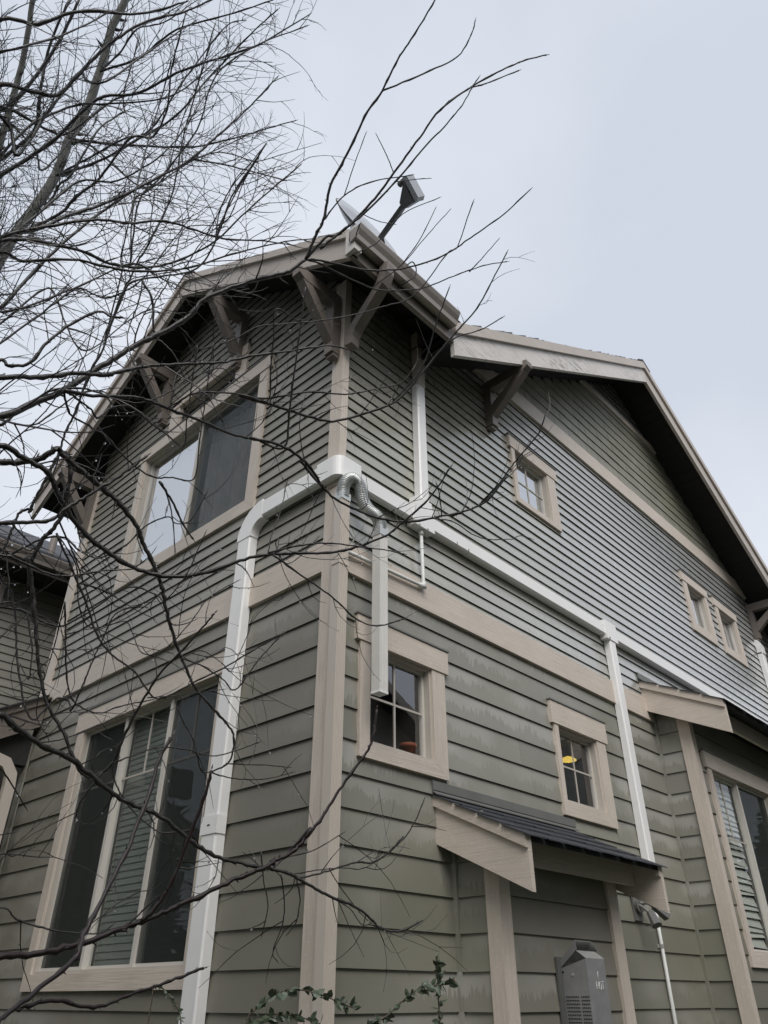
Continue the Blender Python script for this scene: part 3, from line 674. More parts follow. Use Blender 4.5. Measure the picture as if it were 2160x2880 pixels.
# hood plate bent in three
hv = [(vx0-.004,vy0,1.765),(vx0-.004,vy0-.012,1.735),(vx0-.004,-.43,1.875),(vx0-.004,-.455,1.845)]
MB().hexa([(x, y, z) for x in (vx0-.006, vx0-.002) for (y, z) in ((vy0, 1.745), (vy0, 1.775), (-.44, 1.835), (-.435, 1.88))]).make('hood_side', 'steel', V)
MB().hexa([(x, y, z) for x in (vx0-.002, vx1-.03) for (y, z) in ((vy0, 1.776), (vy0, 1.780), (-.435, 1.876), (-.435, 1.880))]).make('hood', 'steel', V)
MB().hexa([(vx1-.03,vy0,1.776),(vx1-.03,vy0,1.780),(vx1-.03,-.435,1.876),(vx1-.03,-.435,1.880),(vx1+.03,vy0,1.74),(vx1+.03,vy0,1.744),(vx1+.03,-.435,1.836),(vx1+.03,-.435,1.840)]).make('hood_side', 'steel', V)
MB().hexa([(x, y, z) for x in (vx0+.0, vx1) for (y, z) in ((vy1-.0005, vt+.001), (vy1-.0005, vt+.005), (-.435, 1.826), (-.435, 1.830))]).make('front_lip', 'steel_l', V)
gm = MB()
for r in range(14):
    for c_ in range(14):
        if c_ == 5: continue
        y = vy1+.010+.0105*c_; z = 1.612-.0165*r; gm.tube([(vx0-.0008, y, z), (vx0-.0028, y, z)], .0038, 6)
gg = gm.make('grille_holes', 'dark', V); gg['kind'] = 'stuff'
MB().tube([(vx0, -.395, 1.715), (vx0-.006, -.395, 1.715)], .006, 8).make('screw', 'steel_l', V); MB().tube([(vx0, -.335, 1.728), (vx0-.005, -.335, 1.728)], .005, 8).make('screw', 'dark', V)
mk = MB(); yy = vy1-.0015
def stroke(pts, r=.0017): mk.tube([(x, yy, z) for x, z in pts], r, 5)
hx = 1.625; hz = 1.665
stroke([(hx, hz+.018), (hx, hz-.016)]); stroke([(hx+.022, hz+.018), (hx+.022, hz-.016)]); stroke([(hx, hz), (hx+.022, hz)])
stroke([(hx+.042+.011*math.cos(a*.628), hz-.002+.018*math.sin(a*.628)) for a in range(11)])
stroke([(hx+.056, hz+.018), (hx+.082, hz+.018)]); stroke([(hx+.069, hz+.018), (hx+.069, hz-.016)])
stroke([(hx+.03, hz+.066), (hx+.026, hz+.04)]); stroke([(hx+.027, hz+.033), (hx+.026, hz+.030)])
mk.make('lettering_hot', 'mark', V)
# ---------------- flood light, conduit ----------------
Q = thing('security_light', 'grey twin-head security floodlight under the little roof beside the white conduit', 'floodlight')
BX('mounting_plate', WR, 3.13, 3.25, .016, .03, 2.09, 2.27, 'grey', Q)
MB().tube([(3.19,-.03,2.20), (3.19,-.055,2.20)], .062, 20).make('round_base', 'flash', Q)
MB().tube(fil([(3.19,-.055,2.205),(3.22,-.10,2.21),(3.27,-.14,2.17)], .02), .014, 10).make('arm', 'flash', Q); MB().tube(fil([(3.17,-.055,2.19),(3.17,-.10,2.16),(3.18,-.13,2.12)], .02), .012, 10).make('arm', 'flash', Q)
MB().tube([(3.18,-.125,2.14),(3.16,-.17,2.05)], [.030, .040], 8).make('lamp_head', 'grey', Q); MB().tube([(3.25,-.13,2.19),(3.33,-.19,2.12)], [.032, .044], 4).make('lamp_head', 'grey', Q)
U_ = thing('conduit', 'thin white vertical conduit with a metal clamp on the siding right of the closet', 'pipe')
MB().tube([(3.465,-.035,2.40),(3.465,-.035,.5)], .0135, 12).make('pipe', 'pipe', U_, True)
MB().tube([(3.465,-.035,1.95),(3.465,-.035,1.925)], .0165, 12).make('clamp', 'steel_l', U_); BX('clamp_ear', WR, 3.425, 3.452, .016, .022, 1.925, 1.95, 'steel_l', U_)
# ---------------- satellite dish ----------------
S_ = thing('satellite_dish', 'grey satellite dish seen edge-on above the gutter with its receiver arm reaching right', 'satellite dish')
e1, e2 = Vector((-.113,-.008,7.40)), Vector((.338,-.20,6.90)); ctr = (e1+e2)/2; ax = (e2-e1).normalized(); rad = (e2-e1).length/2
lnb = Vector((-.07,-.70,6.80)); vd = (ctr-Vector((-2.7,-2.951,1.6))).normalized()
perp = ax.cross(vd).normalized()
if perp.dot(Vector((.685,-.728,0))) < 0: perp = -perp
nrm = (perp*.985-vd*.17).normalized(); ay = ax.cross(nrm).normalized()
dv, df = [], []
RN, AN = 6, 40
for i in range(RN+1):
    r = i/RN
    for j in range(AN):
        a = 2*math.pi*j/AN; dv.append(ctr+ax*rad*r*math.cos(a)+ay*rad*.92*r*math.sin(a)+nrm*(.10*(r*r-1)))
for i in range(RN):
    for j in range(AN):
        p = i*AN+j; q = i*AN+(j+1) % AN; df.append((p, q, q+AN, p+AN))
dsh = obj('reflector', dv, df, 'dish', S_, True); md = dsh.modifiers.new('t', 'SOLIDIFY'); md.thickness = .006
rim = MB(); rim.tube([ctr+ax*rad*math.cos(2*math.pi*j/AN)+ay*rad*.92*math.sin(2*math.pi*j/AN) for j in range(AN+1)], .006, 6, False); rim.make('rim', 'dark', S_)
foot = ctr+ax*rad*.55-nrm*.06+Vector((0,0,0)); base = Vector((.20,.12,6.67))
MB().tube([ctr-nrm*.10, ctr-nrm*.2+Vector((0,0,-.15)), base], .022, 10).make('mast', 'grey', S_)
MB().slab(ctr-nrm*.17-ax*.08-ay*.05, ctr-nrm*.17+ax*.08-ay*.05, ay*.1, nrm*.07).make('mount_bracket', 'grey', S_)
s0 = Vector((.139,-.205,6.888)); s1 = Vector((-.02,-.72,6.835))
MB().rtube([ctr+ax*rad*.8-nrm*.04, s0.lerp(s1, .1), s0.lerp(s1, .8)], .035, .045, ax).make('feed_arm', 'grey', S_)
fd = (s1-s0).normalized(); fy = fd.cross(ax).normalized(); fx = fy.cross(fd).normalized()
c0 = s0.lerp(s1, .80)
MB().hexa([c0-fx*.03-fy*.03, c0-fx*.03+fy*.03, c0+fx*.03-fy*.03, c0+fx*.03+fy*.03, c0+fd*.16-fx*.10-fy*.045, c0+fd*.16-fx*.10+fy*.045, c0+fd*.12+fx*.07-fy*.045, c0+fd*.12+fx*.07+fy*.045]).make('feed_housing', 'grey', S_)
p0 = c0+fd*.18
MB().hexa([p0-fx*.125-fy*.05, p0-fx*.125+fy*.05, p0-fx*.11+fd*.03-fy*.04, p0-fx*.11+fd*.03+fy*.04, p0-fd*.04+fx*.085-fy*.05, p0-fd*.04+fx*.085+fy*.05, p0+fx*.075-fy*.04, p0+fx*.075+fy*.04]).make('feed_face', 'dish', S_)
for k_ in (-.12, -.02): MB().tube([p0+fx*k_-fd*.02, p0+fx*(k_-.01)-fd*.10], [.018, .024], 10).make('feed_horn', 'grey', S_)
# cable loop over gutter
cbl = [(.06,-.60,6.19),(.09,-.62,6.23),(.13,-.62,6.20),(.14,-.60,6.13),(.10,-.56,6.07),(.08,-.48,6.05)]
tag(MB().tube(crom([Vector(p) for p in cbl], 6), .005, 6).make('cable', 'dark', None, True), 'black cable looping over the front of the brown gutter', 'cable')
# ---------------- things behind the glass ----------------
P_ = thing('flower_pot', 'terracotta flower pot behind the lower right pane of the kitchen window', 'flower pot')
pc = Vector((.79, .125, 2.88)); rr = [(.033,-.05),(.045,.02),(.055,.022),(.056,.045),(.048,.047),(.040,.02)]
v_, f_ = [], []
for r, z in rr:
    for j in range(20): v_.append(pc+Vector((r*math.cos(j*math.pi/10), r*math.sin(j*math.pi/10), z)))
for i in range(len(rr)-1):
    for j in range(20): f_.append((i*20+j, i*20+(j+1) % 20, (i+1)*20+(j+1) % 20, (i+1)*20+j))
f_.append(tuple(range(20))); obj('pot', v_, f_, 'terra', P_, True)
lm = thing('pendant_lamp', 'lit yellow pendant lamp seen through the small window above the closet roof', 'lamp')
v_, f_ = [], []; lc = Vector((3.121, .35, 3.318))
for i, (r, z) in enumerate([(.005,.035),(.04,.022),(.066,.005),(.07,-.003),(.045,-.010),(.005,-.015)]):
    for j in range(20): v_.append(lc+Vector((r*math.cos(j*math.pi/10), r*math.sin(j*math.pi/10), z)))
for i in range(5):
    for j in range(20): f_.append((i*20+j, i*20+(j+1) % 20, (i+1)*20+(j+1) % 20, (i+1)*20+j))
obj('lamp_shade', v_, f_, 'glow', lm, True); MB().tube([lc+Vector((0,0,.03)), lc+Vector((0,0,.12))], .004, 6).make('lamp_cord', 'dark', lm)
st = thing('window_sticker', 'small blue octagonal alarm sticker in the lower corner of the big triple window', 'sticker')
sc_ = (2.255, 1.825)
def octo(n, r, m, dz=0, k=1, d=-.03):
    p = [WL(sc_[0]+r*.82*math.cos(math.pi/8+i*math.pi/4), d, sc_[1]+dz+r*k*math.sin(math.pi/8+i*math.pi/4)) for i in range(8)]
    MB().prism(p, (-.001,0,0)).make(n, m, st)
octo('backing', .034, 'blue'); BX('panel', WL, sc_[0]-.021, sc_[0]+.021, -.0285, -.0265, sc_[1]-.014, sc_[1]+.012, 'mark', st); BX('foot_panel', WL, sc_[0]-.018, sc_[0]+.018, -.0285, -.0265, sc_[1]-.029, sc_[1]-.016, 'dark', st)
sm = MB()
for i in range(3): sm.box(WL, sc_[0]-.014+i*.0105, sc_[0]-.007+i*.0105, -.0262, -.0258, sc_[1]-.006, sc_[1]+.006)
sm.make('lettering', 'grey', st)
og = thing('window_ornament', 'small pale yellow lit ornament on the sill inside the big triple window', 'ornament')
MB().tube([(.12,2.0,1.79),(.12,2.0,1.82),(.12,2.0,1.85)], [.018,.024,.004], 10).make('bulb', 'glow', og)

# ---------------- porch roof at the far left ----------------
PO = thing('porch', 'little porch roof with tan rake and curved tan downspout at the left edge', 'porch')
def pbx(n, a, b, h, t_, m): return MB().slab(a, b, h, t_).make(n, m, PO)
yp = 3.74; sl = .56
zt = 3.89
pbx('rake_board', (-.02,yp,zt-.065), (-1.7,yp,zt-.065-sl*1.68), (0,0,-.205), (0,.035,0), 'dark_tan')
pbx('crown_strip', (-.02,yp-.02,zt), (-1.7,yp-.02,zt-sl*1.68), (0,0,-.064), (0,.055,0), 'dark_tan')
pbx('roof_sheet', (-.02,yp-.05,zt+.016), (-1.74,yp-.05,zt+.016-sl*1.72), (0,0,-.015), (0,2.2,0), 'roof')
pbx('soffit_sheet', (-.02,yp+.036,zt-.10), (-1.7,yp+.036,zt-.10-sl*1.68), (0,0,-.02), (0,2.1,0), 'soffit')
MB().rtube([(-.9,3.62,3.30),(-.42,3.62,3.27),(-.28,3.62,3.235),(-.215,3.62,3.15),(-.205,3.62,3.06),(-.205,3.62,.3)], .06, .085, (0,1,0)).make('downspout', 'tan_metal', PO)
pbx('post', (-.9,3.9,0), (-.9,3.9,3.3), (.12,0,0), (0,.12,0), 'trim')
pbx('beam', (-.0,3.82,3.55), (-1.6,3.82,3.55), (0,0,-.26), (0,.1,0), 'sheath')
BX('wall_end_board', WL, 3.80, 3.9, .016, .03, .5, 3.5, 'lap_left', H)
pbx('door_wall', (-.02,5.8,0), (-1.6,5.8,0), (0,0,3.4), (0,.05,0), 'sheath')
# ---------------- neighbouring house beyond ----------------
NB = thing('house', 'darker olive house with brown gutter behind the left end of the main house', 'house')
def Ht(o): o.parent = NB; return o
H_keep = H; H = NB
NW = R_(6.1)
courses(NW, [4.0+.0973*k for k in range(0, 25)], .0973, (.06, 3.2), [], 'lap_left_up', NB)
BX('sheathing', NW, -.02, 9, -6, -.004, 0, 6.45, 'sheath', NB)
bd('corner_board', NW, 0, .06, 0, 6.3, 'trim_v')
MB().slab((-.4,5.60,6.14), (9,5.60,6.14), (0,0,-.17), (0,.03,0)).make('eave_fascia', 'dark_tan', NB)
gut(-.45, 9, 5.60, 6.16)
sheet('soffit_sheet', [(-.4,5.62,6.0),(9,5.62,6.0),(9,6.12,6.0),(-.4,6.12,6.0)], .01, 'soffit')
sheet('roof_covering', [(-.45,5.57,6.15),(9,5.57,6.15),(9,9.2,8.42),(-.45,9.2,8.42)], .02)
for j in range(5):
    for i in range(14):
        x = -.46+i*.17+(j % 2)*.08; y = 5.56+j*.14
        MB().slab((x, y, 6.19+.625*(y-5.57)+.014), (x, y+.17, 6.19+.625*(y+.17-5.57)), (0,0,-.008), (.166,0,0)).make('roof_shingle', 'roof', NB)
MB().tube([(.62,6.5,6.6),(.62,6.5,7.02)], .05, 12).make('roof_vent_pipe', 'dark_tan', NB)
MB().slab((-.42,5.57,6.15), (-.42,9.2,8.42), (0,0,-.2), (.03,0,0)).make('rake_board', 'dark_tan', NB)
H = H_keep
# ---------------- houses across the yard (some mirrored in the windows, others added unseen to shade the walls) ----------------
def opp(name, lab, cx, hw, y, zr, ze, dep=9, face='y'):
    o = thing(name, lab, 'house')
    def tr(x, y_, z): return (x, y_, z) if face == 'y' else (y_, x, z)
    v = [tr(cx-hw, y, 0), tr(cx+hw, y, 0), tr(cx+hw, y, ze), tr(cx, y, zr), tr(cx-hw, y, ze)]; dv_ = Vector(tr(0, -dep, 0))
    MB().prism(v, dv_).make('wall', 'lap_left', o)
    sl_ = (zr-ze)/hw
    for s in (-1, 1):
        a = Vector(tr(cx+s*(hw+.5), y+.5, ze-.5*sl_+.02)); b = Vector(tr(cx, y+.5, zr+.02)); MB().slab(a, b, (0,0,.15), Vector(tr(0, -dep-1, 0))).make('roof', 'roof', o)
        MB().slab(a+Vector(tr(0,.02,-.1)), b+Vector(tr(0,.02,-.1)), (0,0,.25), Vector(tr(0,.04,0))).make('rake_board', 'trim', o)
    for wx in (-hw*.5, hw*.35):
        for wz in (1.2, 4.2):
            a = MB().slab(tr(cx+wx, y+.02, wz), tr(cx+wx+1.3, y+.02, wz), (0,0,1.4), Vector(tr(0,.04,0))).make('window', 'trim', o)
            MB().slab(tr(cx+wx+.1, y+.065, wz+.1), tr(cx+wx+1.2, y+.065, wz+.1), (0,0,1.2), Vector(tr(0,.01,0))).make('glass_pane', 'dark', a)
    return o
opp('house', 'gabled house across the yard mirrored in the kitchen window', 5.6, 5.2, -8.3, 9.4, 6.3)
opp('house', 'second gabled house across the yard mirrored in the small window over the closet roof', 19.5, 6.5, -8.3, 9.8, 6.0)

opp('house', 'unseen tall gabled house added behind the camera to shade the long wall', -8.2, 6.2, -7.6, 9.4, 6.6)  # added out of view to block low sky from the lower long wall
opp('house', 'unseen gabled house added across the yard to darken the gable wall and triple window', 6.5, 8.5, -10.5, 8.8, 6.2, face='x')  # added out of view; cuts sky light and gives a dark reflection
# ---------------- trees ----------------
T2=(-2.531,2.338)
NEAR=[
[-3.0,0.4,3.186,0.0205,-2.055,-0.089,3.686,0.0164,-1.955,-0.09,3.818,0.016,-1.846,-0.105,3.964,0.0155,-1.755,-0.137,4.126,0.015,-1.607,-0.21,4.371,0.0141,-1.545,-0.242,4.457,0.0137,-1.426,-0.315,4.625,0.013,-1.382,-0.378,4.76,0.0125,-1.274,-0.453,4.889,0.0118,-1.125,-0.551,5.032,0.011,-1.03,-0.61,5.105,0.0105,-0.964,-0.69,5.21,0.0099],
[-0.964,-0.69,5.21,0.0088,-0.976,-0.783,5.334,0.0084,-0.984,-0.859,5.43,0.0081,-1.036,-0.957,5.578,0.0077,-1.041,-1.099,5.727,0.0071,-1.066,-1.261,5.896,0.0065,-1.061,-1.393,6.01,0.006,-1.079,-1.533,6.137,0.0054,-1.078,-1.64,6.22,0.005,-1.088,-1.836,6.37,0.0041,-1.109,-1.921,6.442,0.0037],
[-1.063,-1.395,6.005,0.0053,-0.927,-1.597,6.119,0.0046,-0.825,-1.778,6.214,0.0039,-0.831,-1.89,6.301,0.0034,-0.854,-1.944,6.356,0.0031],
[-0.964,-0.69,5.21,0.0088,-0.921,-0.812,5.345,0.0084,-0.873,-0.854,5.376,0.0083,-0.827,-0.949,5.463,0.008,-0.786,-1.106,5.615,0.0074,-0.77,-1.217,5.722,0.0071,-0.751,-1.411,5.9,0.0064,-0.736,-1.564,6.029,0.0059,-0.673,-1.729,6.133,0.0053,-0.576,-1.919,6.23,0.0046,-0.501,-2.046,6.285,0.0042,-0.425,-2.145,6.318,0.0038],
[-0.937,-0.783,5.253,0.0077,-0.822,-1.015,5.469,0.0067,-0.754,-1.229,5.659,0.0058,-0.721,-1.408,5.815,0.005,-0.685,-1.57,5.94,0.0043,-0.671,-1.681,6.026,0.0037,-0.677,-1.755,6.092,0.0034,-0.678,-1.817,6.142,0.0031],
[-0.752,-1.575,5.994,0.0048,-0.687,-1.738,6.1,0.0042,-0.624,-1.82,6.138,0.0038,-0.511,-1.996,6.219,0.0031],
[-0.964,-0.69,5.21,0.0066,-0.893,-0.737,5.227,0.0064,-0.665,-0.865,5.248,0.0059,-0.542,-0.96,5.27,0.0056,-0.429,-1.082,5.308,0.0053,-0.328,-1.243,5.373,0.0049,-0.267,-1.412,5.456,0.0045,-0.209,-1.594,5.54,0.004,-0.178,-1.782,5.635,0.0035],
[-0.964,-0.69,5.21,0.0055,-0.884,-0.728,5.212,0.0053,-0.756,-0.77,5.2,0.0051,-0.57,-0.845,5.179,0.0046,-0.467,-0.918,5.185,0.0044,-0.336,-1.053,5.213,0.004,-0.238,-1.218,5.271,0.0036,-0.146,-1.373,5.316,0.0032,-0.06,-1.491,5.333,0.0029],
[-1.306,-0.266,4.513,0.004,-1.169,-0.365,4.624,0.0039,-1.072,-0.466,4.733,0.0038,-0.938,-0.551,4.797,0.0037,-0.859,-0.604,4.834,0.0037,-0.792,-0.652,4.864,0.0036,-0.626,-0.791,4.95,0.0035,-0.433,-0.997,5.068,0.0033,-0.39,-1.097,5.145,0.0033,-0.368,-1.273,5.309,0.0031,-0.341,-1.331,5.345,0.0031,-0.395,-1.513,5.557,0.0029],
[-0.218,-1.318,5.242,0.0034,-0.193,-1.409,5.321,0.0029,-0.169,-1.521,5.419,0.0023],
[-0.555,-0.83,5.204,0.0034,-0.473,-1.011,5.345,0.003,-0.444,-1.156,5.47,0.0027,-0.407,-1.35,5.623,0.0023],
[-0.506,-1.039,5.29,0.0034,-0.475,-1.154,5.442,0.0029,-0.471,-1.289,5.634,0.0023],
[-0.973,-0.812,5.412,0.0045,-0.964,-0.858,5.458,0.0044,-0.94,-0.974,5.566,0.004,-0.851,-1.111,5.658,0.0035,-0.676,-1.285,5.74,0.0029],
[-0.729,-1.18,5.722,0.0035,-0.622,-1.266,5.777,0.0028,-0.549,-1.322,5.81,0.0024],
[-0.759,-1.207,5.747,0.0035,-0.843,-1.216,5.85,0.0029,-0.928,-1.218,5.943,0.0024],
[-0.929,-0.961,5.592,0.0034,-0.969,-1.083,5.725,0.0029,-1.008,-1.218,5.859,0.0023],
[-0.737,-0.862,5.325,0.0034,-0.654,-0.981,5.409,0.0031,-0.617,-1.145,5.555,0.0028,-0.489,-1.34,5.665,0.0023],
[-0.788,-0.981,5.537,0.0029,-0.702,-1.026,5.517,0.0026,-0.62,-1.091,5.505,0.0023],
[-1.103,-0.406,4.24,0.0086,-0.851,-0.463,4.273,0.008,-0.613,-0.533,4.294,0.0075,-0.514,-0.593,4.333,0.0072,-0.307,-0.785,4.478,0.0064,-0.244,-0.932,4.64,0.0059,-0.194,-1.094,4.815,0.0052,-0.146,-1.26,4.974,0.0046,-0.137,-1.357,5.076,0.0042,-0.147,-1.547,5.288,0.0034],
[-0.274,-0.728,4.521,0.0053,-0.217,-0.925,4.719,0.0048,-0.259,-1.076,4.936,0.0043,-0.295,-1.221,5.119,0.0039],
[-0.188,-0.886,4.71,0.0043,-0.148,-1.1,4.874,0.0039,-0.056,-1.25,4.923,0.0036,-0.002,-1.379,4.978,0.0033],
[-1.096,-0.412,4.242,0.0067,-0.962,-0.454,4.279,0.0062,-0.767,-0.569,4.386,0.0053,-0.58,-0.657,4.436,0.0046,-0.423,-0.773,4.514,0.0038,-0.321,-0.866,4.576,0.0033,-0.295,-0.966,4.704,0.0026],
[-1.134,-0.598,3.829,0.0078,-0.992,-0.654,3.839,0.0076,-0.846,-0.679,3.803,0.0074,-0.712,-0.663,3.725,0.0071,-0.832,-0.62,3.853,0.0069,-0.74,-0.617,3.808,0.0068,-0.613,-0.619,3.744,0.0066,-0.499,-0.654,3.713,0.0064,-0.367,-0.71,3.687,0.0062,-0.224,-0.806,3.688,0.0059,-0.027,-1.004,3.749,0.0055,-0.049,-0.947,3.747,0.0054,0.011,-1.023,3.78,0.0053,0.064,-1.107,3.825,0.0051,0.093,-1.226,3.944,0.0049,0.102,-1.033,3.855,0.0045,0.132,-1.113,3.922,0.0044,0.15,-1.209,4.022,0.0041,0.162,-1.271,4.08,0.004,0.178,-1.354,4.151,0.0038,0.185,-1.41,4.202,0.0037,0.171,-1.468,4.283,0.0035],
[0.134,-1.287,4.051,0.0029,0.184,-1.318,4.098,0.0025,0.234,-1.348,4.142,0.002],
[-0.136,-0.903,3.707,0.0037,-0.038,-0.956,3.706,0.0034,0.09,-0.993,3.664,0.003,0.179,-1.045,3.658,0.0027,0.27,-1.119,3.672,0.0023,0.268,-1.116,3.676,0.0023,0.3,-1.15,3.692,0.0022,0.359,-1.184,3.68,0.002],
[-0.115,-0.936,3.713,0.0037,-0.173,-0.971,3.815,0.0031,-0.209,-0.982,3.865,0.0028],
[-3.0,0.4,3.249,0.0136,-2.141,-0.246,3.749,0.0109,-1.986,-0.246,3.861,0.0103,-1.859,-0.261,3.96,0.0097,-1.751,-0.269,4.02,0.0093,-1.685,-0.288,4.075,0.009,-1.585,-0.321,4.158,0.0085,-1.436,-0.366,4.251,0.0078,-1.24,-0.433,4.358,0.007,-1.13,-0.494,4.44,0.0064,-1.013,-0.555,4.509,0.0059,-0.878,-0.633,4.587,0.0052,-0.757,-0.707,4.65,0.0046,-0.65,-0.747,4.67,0.0041],
[-1.868,-0.178,3.903,0.0089,-1.745,-0.198,3.941,0.0085,-1.576,-0.249,4.009,0.0081,-1.479,-0.269,4.027,0.0079,-1.398,-0.278,4.029,0.0077,-1.256,-0.304,4.036,0.0073,-1.072,-0.342,4.036,0.0069,-0.799,-0.437,4.052,0.0062,-1.039,-0.809,4.808,0.004],
[-1.378,-0.236,4.068,0.0056,-1.328,-0.306,4.148,0.0053,-1.263,-0.353,4.185,0.0051,-1.112,-0.434,4.223,0.0047,-0.977,-0.49,4.23,0.0044,-1.141,-0.71,4.626,0.0033,-1.002,-0.743,4.608,0.0029],
[-1.699,-0.299,4.699,0.006,-1.619,-0.295,4.612,0.0056,-1.55,-0.248,4.461,0.0049,-1.492,-0.266,4.417,0.0046,-1.432,-0.283,4.365,0.0043,-1.356,-0.286,4.271,0.0039,-1.251,-0.335,4.193,0.0034,-1.143,-0.359,4.063,0.0028],
[-1.522,-0.995,5.361,0.0042,-1.545,-0.775,5.098,0.0044,-1.518,-0.64,4.887,0.0045,-1.538,-0.539,4.737,0.0046,-1.792,-0.386,4.518,0.0048,-1.789,-0.304,4.341,0.0049,-1.775,-0.238,4.167,0.005,-1.787,-0.194,4.055,0.005,-1.778,-0.143,3.88,0.0051,-1.784,-0.106,3.744,0.0051,-1.777,-0.084,3.633,0.0051,-1.787,-0.066,3.55,0.0052],
[-3.0,0.4,2.869,0.0168,-2.033,-0.246,3.369,0.0134,-1.981,-0.274,3.383,0.013,-1.918,-0.318,3.413,0.0125,-1.882,-0.367,3.459,0.012,-1.849,-0.368,3.442,0.0118,-1.772,-0.378,3.409,0.0113,-1.717,-0.385,3.383,0.0109,-1.589,-0.403,3.319,0.0101,-1.506,-0.406,3.255,0.0095,-1.456,-0.397,3.197,0.009,-1.378,-0.391,3.108,0.0084,-1.33,-0.386,3.047,0.008,-1.25,-0.366,2.908,0.0071,-1.187,-0.361,2.808,0.0064,-1.156,-0.363,2.764,0.0061,-1.088,-0.372,2.67,0.0055,-1.004,-0.403,2.59,0.0048,-0.939,-0.43,2.528,0.0043,-0.914,-0.435,2.484,0.004,-0.91,-0.416,2.399,0.0035,-0.958,-0.376,2.357,0.0031],
[-1.826,-0.283,3.518,0.0098,-1.801,-0.287,3.503,0.0097,-1.771,-0.272,3.446,0.0095,-1.746,-0.239,3.352,0.0092,-1.734,-0.224,3.305,0.0091,-1.749,-0.182,3.207,0.0088,-1.768,-0.166,3.172,0.0086,-1.774,-0.135,3.085,0.0084,-1.785,-0.132,3.081,0.0083,-1.734,-0.117,2.966,0.008,-1.674,-0.104,2.82,0.0075,-1.613,-0.097,2.655,0.007,-1.555,-0.106,2.545,0.0066,-1.482,-0.132,2.45,0.0063,-1.429,-0.152,2.361,0.006,-1.392,-0.17,2.308,0.0058,-1.355,-0.195,2.298,0.0057,-1.319,-0.241,2.34,0.0055,-1.316,-0.275,2.398,0.0053,-1.317,-0.322,2.48,0.005,-1.309,-0.386,2.574,0.0047,-1.295,-0.456,2.663,0.0044,-1.267,-0.525,2.729,0.0041,-1.239,-0.622,2.824,0.0037,-1.23,-0.659,2.859,0.0036],
[-3.0,0.4,2.868,0.0144,-2.08,-0.357,3.368,0.0115,-1.994,-0.364,3.355,0.0111,-1.889,-0.373,3.332,0.0107,-1.833,-0.356,3.286,0.0104,-1.769,-0.34,3.235,0.0101,-1.683,-0.329,3.174,0.0097,-1.587,-0.337,3.132,0.0092,-1.474,-0.357,3.091,0.0088,-1.341,-0.407,3.075,0.0082,-1.198,-0.501,3.113,0.0076,-1.099,-0.596,3.175,0.007,-1.009,-0.677,3.211,0.0066,-0.905,-0.762,3.228,0.0061,-0.8,-0.854,3.242,0.0056,-0.732,-0.929,3.264,0.0052,-0.651,-1.047,3.317,0.0047,-0.624,-1.116,3.367,0.0043,-0.587,-1.236,3.453,0.0038,-0.58,-1.37,3.573,0.0032],
[-1.045,-0.718,3.186,0.0046,-0.963,-0.785,3.229,0.0042,-0.852,-0.867,3.26,0.0037,-0.741,-0.938,3.263,0.0032,-0.636,-1.009,3.26,0.0027,-0.558,-1.061,3.252,0.0024],
[-1.025,-0.729,3.181,0.0046,-0.897,-0.761,3.126,0.0042,-0.801,-0.79,3.084,0.0039,-0.715,-0.815,3.039,0.0037,-0.632,-0.836,2.987,0.0034,-0.55,-0.882,2.964,0.0031,-0.462,-0.97,2.999,0.0028],
[-3.0,0.4,2.238,0.0079,-2.151,-0.911,2.738,0.0063,-2.087,-0.913,2.773,0.0061,-2.015,-0.919,2.81,0.0058,-1.978,-0.935,2.87,0.0055,-1.885,-0.98,2.994,0.0049,-1.849,-1.004,3.05,0.0046,-1.81,-1.033,3.113,0.0044],
[-1.595,-0.72,3.274,0.0057,-1.528,-0.715,3.221,0.0048,-1.454,-0.705,3.149,0.0037,-1.398,-0.705,3.103,0.0029],
[-1.74,-0.22,3.185,0.0047,-1.63,-0.216,3.048,0.0045,-1.553,-0.216,2.945,0.0043,-1.485,-0.217,2.839,0.0042,-1.415,-0.233,2.761,0.004,-1.321,-0.276,2.703,0.0039,-1.266,-0.295,2.642,0.0038,-1.223,-0.314,2.603,0.0037,-1.182,-0.355,2.621,0.0036,-1.123,-0.434,2.674,0.0035,-1.063,-0.515,2.72,0.0033,-1.009,-0.603,2.778,0.0032,-0.935,-0.732,2.853,0.003],
[-1.64,-0.23,2.909,0.0038,-1.566,-0.18,2.73,0.0034,-1.514,-0.156,2.611,0.0031,-1.465,-0.158,2.555,0.003,-1.384,-0.188,2.534,0.0028,-1.325,-0.228,2.566,0.0026,-1.221,-0.297,2.604,0.0023],
[-1.228,-0.467,2.729,0.003,-1.152,-0.489,2.716,0.0029,-1.055,-0.512,2.679,0.0027,-1.011,-0.516,2.647,0.0027,-0.984,-0.534,2.664,0.0026,-0.945,-0.581,2.766,0.0025,-0.883,-0.656,2.893,0.0023],
[-3.0,0.4,2.342,0.0059,-2.01,-0.538,2.842,0.0047,-1.929,-0.559,2.834,0.0042,-1.845,-0.58,2.82,0.0036,-1.786,-0.606,2.827,0.0032,-1.705,-0.657,2.86,0.0026,-1.619,-0.709,2.882,0.002],
[-1.612,-0.28,2.985,0.0023,-1.521,-0.31,2.97,0.0021,-1.406,-0.341,2.924,0.0018,-1.324,-0.37,2.898,0.0015],
[-1.594,-0.196,2.795,0.0023,-1.501,-0.251,2.831,0.0021,-1.376,-0.296,2.798,0.0018,-1.221,-0.37,2.78,0.0015],
[-1.373,-0.357,2.315,0.0029,-1.302,-0.387,2.355,0.0028,-1.233,-0.417,2.388,0.0027,-1.144,-0.452,2.393,0.0026,-1.043,-0.49,2.38,0.0024,-0.971,-0.529,2.407,0.0023,-0.895,-0.577,2.446,0.0022],
